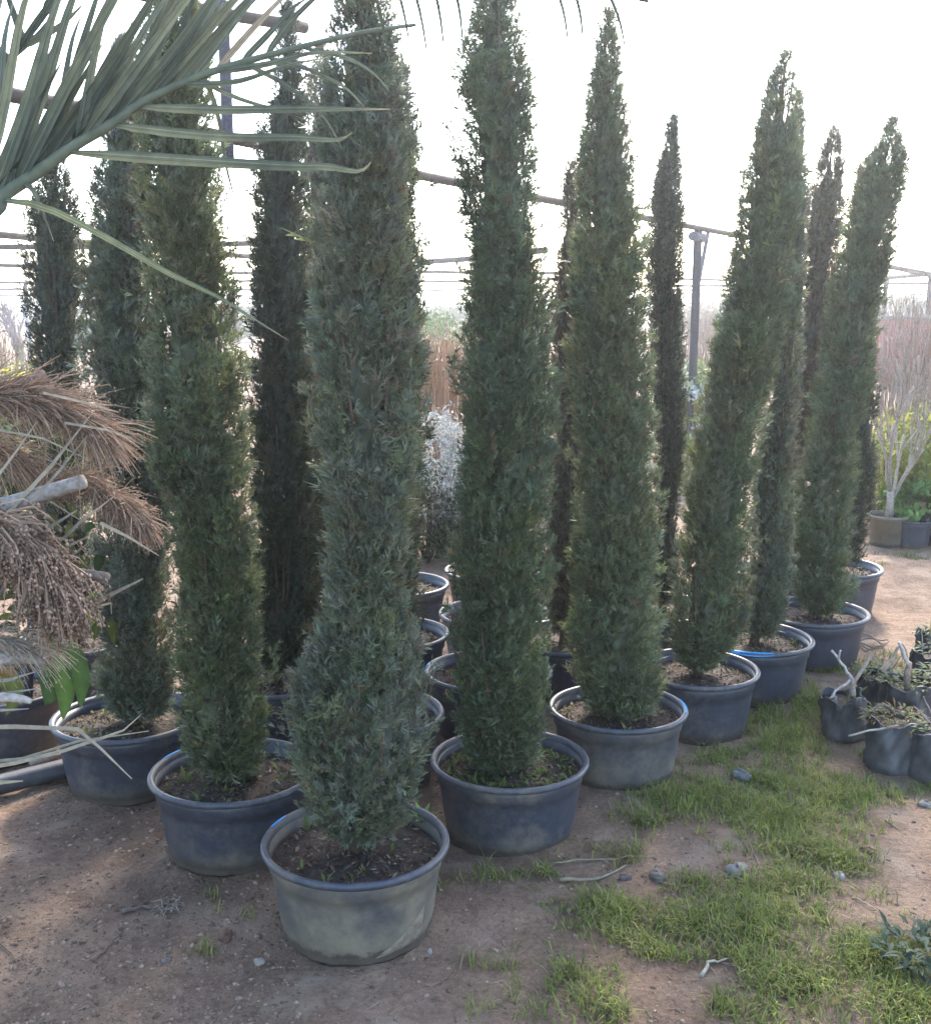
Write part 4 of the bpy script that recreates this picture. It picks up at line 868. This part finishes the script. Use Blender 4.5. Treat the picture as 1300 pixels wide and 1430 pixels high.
# ------------------------------------------------------------------ fan palm with brown seed plumes
FB = np.array([-1.62, 2.55, 0])
fan = empty('fan_palm', FB, 'fan palm with brown seed plumes, cut stalks and dry straw-coloured blades', 'palm')
m = MB(); m.lathe([(0, -.02), (.16, -.02), (.15, .4), (.15, 1.0), (.13, 1.45), (.0, 1.5)], 16, (.15, .11, .085), wob=lambda t, z: 1 + .10 * math.sin(9 * t + z * 35)); obj('trunk', m, M['bark'], fan, True)
PB = (.27, .175, .118)
def plume(path, Y, n, L, spread, seeds, seed, w0=.006, drop=.5, col=PB):
    rr = np.random.default_rng(seed); A = spline([atY(x, y, Y) for x, y in path], 30) - FB
    fo = obj('seed_plume', MB().tube(A, np.linspace(.011, .002, 30), 6, np.array(col) * .9), M['dry'], fan, True)
    m = MB(); tg = nrm(np.gradient(A, axis=0)); mpx = Y / F
    for i in range(n):
        k = rr.integers(1, 28); b = A[k]; d = nrm(tg[k] * .9 + rr.normal(size=3) * np.array([spread, spread, spread]) + [0, 0, .05]); l = L * rr.uniform(.45, 1.1)
        p1 = b + d * l * .45; d2 = nrm(d + np.array([0, 0, -drop * rr.uniform(.6, 1.4)])); p2 = p1 + d2 * l * .35; d3 = nrm(d2 + np.array([0, 0, -drop * 1.3])); p3 = p2 + d3 * l * .3
        c = np.array(col) * rr.uniform(.65, 1.35); side = rr.normal(size=3)
        m.strip([b, p1, p2, p3], np.array([.0022, .0024, .0022, .0012]) * w0 / .006, side, .3, c=c)
        ns = rr.integers(4, 9) if seeds else 2
        t = rr.random(ns)[:, None]; sp = (p2 * (1 - t) + p3 * t) + rr.normal(size=(ns, 3)) * .004
        for q in sp:
            e_ = rr.uniform(.002, .005) if seeds else .0018
            m.add(q + e_ * np.array([[1, 0, 0], [-1, 0, 0], [0, 1, 0], [0, -1, 0], [0, 0, 1.3], [0, 0, -1.3]]), [[0, 2, 4], [2, 1, 4], [1, 3, 4], [3, 0, 4], [2, 0, 5], [1, 2, 5], [3, 1, 5], [0, 3, 5]], np.array([.27, .185, .13]) * rr.uniform(.6, 1.35))
    tag(obj('seed_strands', m, M['dry'], fo), kind='stuff')
plume([(-120, 590), (-40, 562), (30, 560), (90, 578), (140, 605)], 2.45, 1900, .125, .36, False, 1, drop=.22)
plume([(40, 690), (105, 672), (140, 690), (172, 708), (195, 728)], 2.5, 1200, .082, .42, False, 2, drop=.35)
plume([(-140, 740), (-60, 735), (10, 752), (50, 785), (70, 812)], 2.3, 1900, .145, .36, True, 3, w0=.010, drop=.75)
plume([(-150, 640), (-80, 615), (-20, 625), (20, 645)], 2.6, 420, .18, .35, False, 4, drop=.4)
plume([(-120, 905), (-60, 890), (0, 895), (40, 905)], 2.35, 320, .13, .3, False, 5, drop=.35, col=(.30, .25, .19))
# cut leaf stalks
for path, Y, r0, r1, c in (([(-150, 745), (0, 708), (60, 690), (118, 672)], 2.42, .022, .016, (.27, .235, .205)), ([(-120, 590), (0, 546), (62, 524)], 2.5, .016, .014, (.21, .13, .105)), ([(-80, 800), (40, 795), (110, 802), (152, 806)], 2.4, .022, .010, (.20, .15, .12)), ([(-60, 925), (30, 918), (66, 922)], 2.35, .018, .014, (.30, .255, .22)), ([(-60, 972), (20, 975), (44, 980)], 2.35, .014, .006, (.34, .30, .26))):
    P = spline([atY(x, y, Y) for x, y in path], 9) - FB
    V = MB().tube(P, np.linspace(r0, r1, 9), 8, c); obj('leaf_stalk', V, M['bark'], fan, True)
# dry straw-coloured blades
STR = (.27, .22, .15)
def blade(path, Y, w, col=STR, curve=False):
    Y = np.broadcast_to(Y, (len(path),)); P = np.array([atY(x, y, Y[i]) for i, (x, y) in enumerate(path)]); P = (spline(P, 9) if curve else P) - FB; k = len(P); t = np.linspace(0, 1, k)
    obj('dry_blade', MB().strip(P, w * (1 - .8 * t ** 2), (0, .5, 1), .25, c=np.array(col)), M['dry'], fan)
for pth, w in (([(10, 715), (70, 650), (132, 572)], .014), ([(-10, 672), (20, 632), (52, 588)], .010), ([(40, 702), (80, 660), (120, 610)], .009), ([(60, 778), (110, 730), (160, 692)], .011), ([(30, 770), (70, 735), (108, 712)], .013), ([(70, 782), (95, 762), (126, 748)], .011), ([(78, 790), (100, 775), (126, 756)], .010), ([(100, 860), (150, 832), (200, 808)], .014), ([(100, 862), (130, 848), (155, 842), (156, 858)], .008), ([(140, 730), (180, 750), (222, 776)], .008), ([(70, 700), (110, 725), (130, 690)], .004), ([(125, 720), (132, 690), (140, 650)], .004), ([(110, 640), (112, 690), (114, 740)], .007), ([(60, 548), (120, 562), (165, 575)], .006), ([(90, 590), (150, 600), (185, 612)], .006), ([(0, 600), (60, 612), (120, 640)], .006), ([(0, 730), (30, 742), (60, 765)], .006), ([(100, 868), (118, 890), (132, 912)], .004)):
    blade(pth, 2.36 + .04 * rr.random(), w, np.array(STR) * rr.uniform(.7, 1.2))
for pth, w in (([(-60, 900), (10, 908), (62, 890)], .012), ([(-60, 935), (20, 930), (70, 905)], .010), ([(-60, 952), (10, 950), (50, 938)], .010), ([(-60, 985), (10, 968), (52, 962)], .010), ([(-60, 1000), (0, 992), (40, 990)], .008)):
    blade(pth, 2.36 + .05 * rr.random(), w, np.array((.27, .24, .20)) * rr.uniform(.75, 1.1))
blade([(-80, 1016), (20, 1015), (107, 1018), (140, 1045), (184, 1088)], [2.5, 2.5, 2.48, 2.46, 2.44], .011, (.29, .24, .17))
blade([(-80, 1082), (20, 1066), (90, 1048), (150, 1028), (172, 1020), (196, 999)], [2.5, 2.5, 2.49, 2.48, 2.47, 2.46], .010, (.29, .24, .17))
blade([(-80, 1070), (30, 1060), (110, 1035), (208, 1021)], 2.52, .009, (.25, .21, .15))
blade([(-80, 1096), (0, 1093), (32, 1091)], 2.4, .012, (.32, .26, .17))

# broad-leaved shrub beside it
bs_ = np.array([-1.62, 3.05, 0]); e = empty('broadleaf_shrub', bs_, 'broad-leaved green shrub with drooping leaves behind the seed plumes', 'shrub')
m = MB()
for tx, ty in ((60, 880), (20, 640), (95, 640), (130, 830), (40, 760), (-40, 700)):
    q = atY(tx, ty, 3.02) - bs_; m.tube(spline([[0, 0, 0], q * [.4, .4, .5] + [0, 0, .08], q], 8), np.linspace(.016, .006, 8), 6, (.13, .11, .08))
obj('stems', m, M['bark'], e, True)
def big_leaf(path, w, col, Y):
    P = spline([atY(x, y, Y) for x, y in path], 9) - bs_; t = np.linspace(0, 1, 9)
    W = w * np.sin(np.clip(t ** .8 * .97 + .03, 0, 1) * math.pi) ** .95 + .0015
    obj('leaf', MB().strip(P, W, (1, .4, .1) if abs(P[-1][2] - P[0][2]) > abs(P[-1][0] - P[0][0]) else (.2, .5, 1), .16, c=np.tile(np.array(col) * .58, (9, 1)), mid=1.35), M['leaf'], e)
for pth, w, c in (([(66, 872), (82, 910), (92, 965), (88, 1006)], .070, (.10, .17, .045)), ([(80, 880), (102, 915), (114, 955), (112, 990)], .056, (.08, .14, .04)), ([(60, 900), (66, 930), (70, 975), (62, 985)], .05, (.07, .12, .04)), ([(-20, 935), (10, 945), (20, 975), (8, 1000)], .055, (.17, .20, .05)), ([(-10, 920), (5, 935), (25, 940)], .04, (.30, .16, .05)),
                  ([(100, 845), (120, 832), (136, 826)], .05, (.22, .32, .05)), ([(105, 870), (125, 862), (142, 858)], .045, (.20, .30, .05)), ([(20, 640), (0, 625), (-20, 630)], .05, (.12, .16, .05)), ([(0, 655), (20, 662), (36, 680)], .045, (.1, .15, .06)), ([(10, 770), (22, 745), (40, 735)], .035, (.12, .17, .07)), ([(40, 760), (44, 740), (38, 720)], .03, (.26, .30, .2))):
    big_leaf(pth, w, c, 2.95)
for i in range(150):
    x, y = rr.normal(75, 32), rr.uniform(575, 900)
    if i % 3 == 0: x = rr.uniform(-40, 60)
    a = rr.uniform(0, 6.28); l = rr.uniform(14, 34); c = np.array([(.10, .115, .028), (.07, .09, .026), (.04, .065, .022)][rr.integers(0, 3)]) * rr.uniform(.7, 1.2)
    big_leaf([(x, y), (x + math.cos(a) * l * .5, y + math.sin(a) * l * .5 - 3), (x + math.cos(a) * l, y + math.sin(a) * l + 4)], rr.uniform(.018, .032), c, 3.06 + rr.normal() * .10)

# leaning black pole, black pipe on the ground, wooden lath, orange pot shard
a = at(34, 1052); a[2] = -.02; b = atY(48, 800, a[1] + .05)
o = np.array([a[0], a[1], 0]); tag(obj('pole', MB().tube(np.array([a, (a * .5 + b * .5), b]) - o, [.018, .018, .018], 12, (.016, .016, .018)), M['plainplastic'], smooth=True, loc=o), 'leaning black pole in front of the half-hidden grey-blue pot', 'pole')
P = np.array([at(x, y, .036) for x, y in ((-160, 1140), (-60, 1112), (20, 1091), (98, 1072), (150, 1062))]); o = np.array([P[2][0], P[2][1], 0])
tag(obj('black_pipe', MB().tube(spline(P, 14) - o, .036, 14, (.055, .055, .06)), M['plainplastic'], smooth=True, loc=o), 'thick black irrigation pipe lying on the dirt beside the straw-crossed pot', 'pipe')
P = np.array([at(x, y, .03) for x, y in ((42, 1066), (70, 1058), (98, 1050))]); o = np.array([P[0][0], P[0][1], 0])
tag(obj('wooden_lath', MB().tube(P - o, [.016, .017, .015], 7, (.27, .23, .19)), M['bark'], loc=o), 'short weathered wooden rod lying behind the black pipe', 'rod')
p = at(-4, 1058); e = empty('clay_pot', (p[0] - .05, p[1], 0), 'orange clay pot behind the black pipe beside the pole', 'pot')
obj('wall', MB().lathe([(0, .003), (.045, 0), (.065, .1), (.074, .102), (.075, .125), (.066, .125), (.06, .09)], 28, (.42, .13, .04)), M['plainplastic'], e, True)
obj('soil', MB().lathe([(.062, .1), (.0, .105)], 16), M['soil'], e)

# ------------------------------------------------------------------ thin haze fading the distance, also standing in for a lens flare veil
hz_m = bpy.data.materials.new('haze'); hz_m.use_nodes = True; hz_m.node_tree.nodes.clear()
ho = hz_m.node_tree.nodes.new('ShaderNodeOutputMaterial'); hv = hz_m.node_tree.nodes.new('ShaderNodeVolumePrincipled')
hv.inputs['Color'].default_value = (.93, .95, 1, 1); hv.inputs['Density'].default_value = .0030; hv.inputs['Anisotropy'].default_value = .76
hz_m.node_tree.links.new(hv.outputs[0], ho.inputs['Volume'])
tag(obj('haze', box(MB(), -1600, 1600, -1600, 1600, -1.5, 7.5), hz_m), 'thin pale haze over the whole yard, also standing in for lens flare', 'haze', kind='stuff')
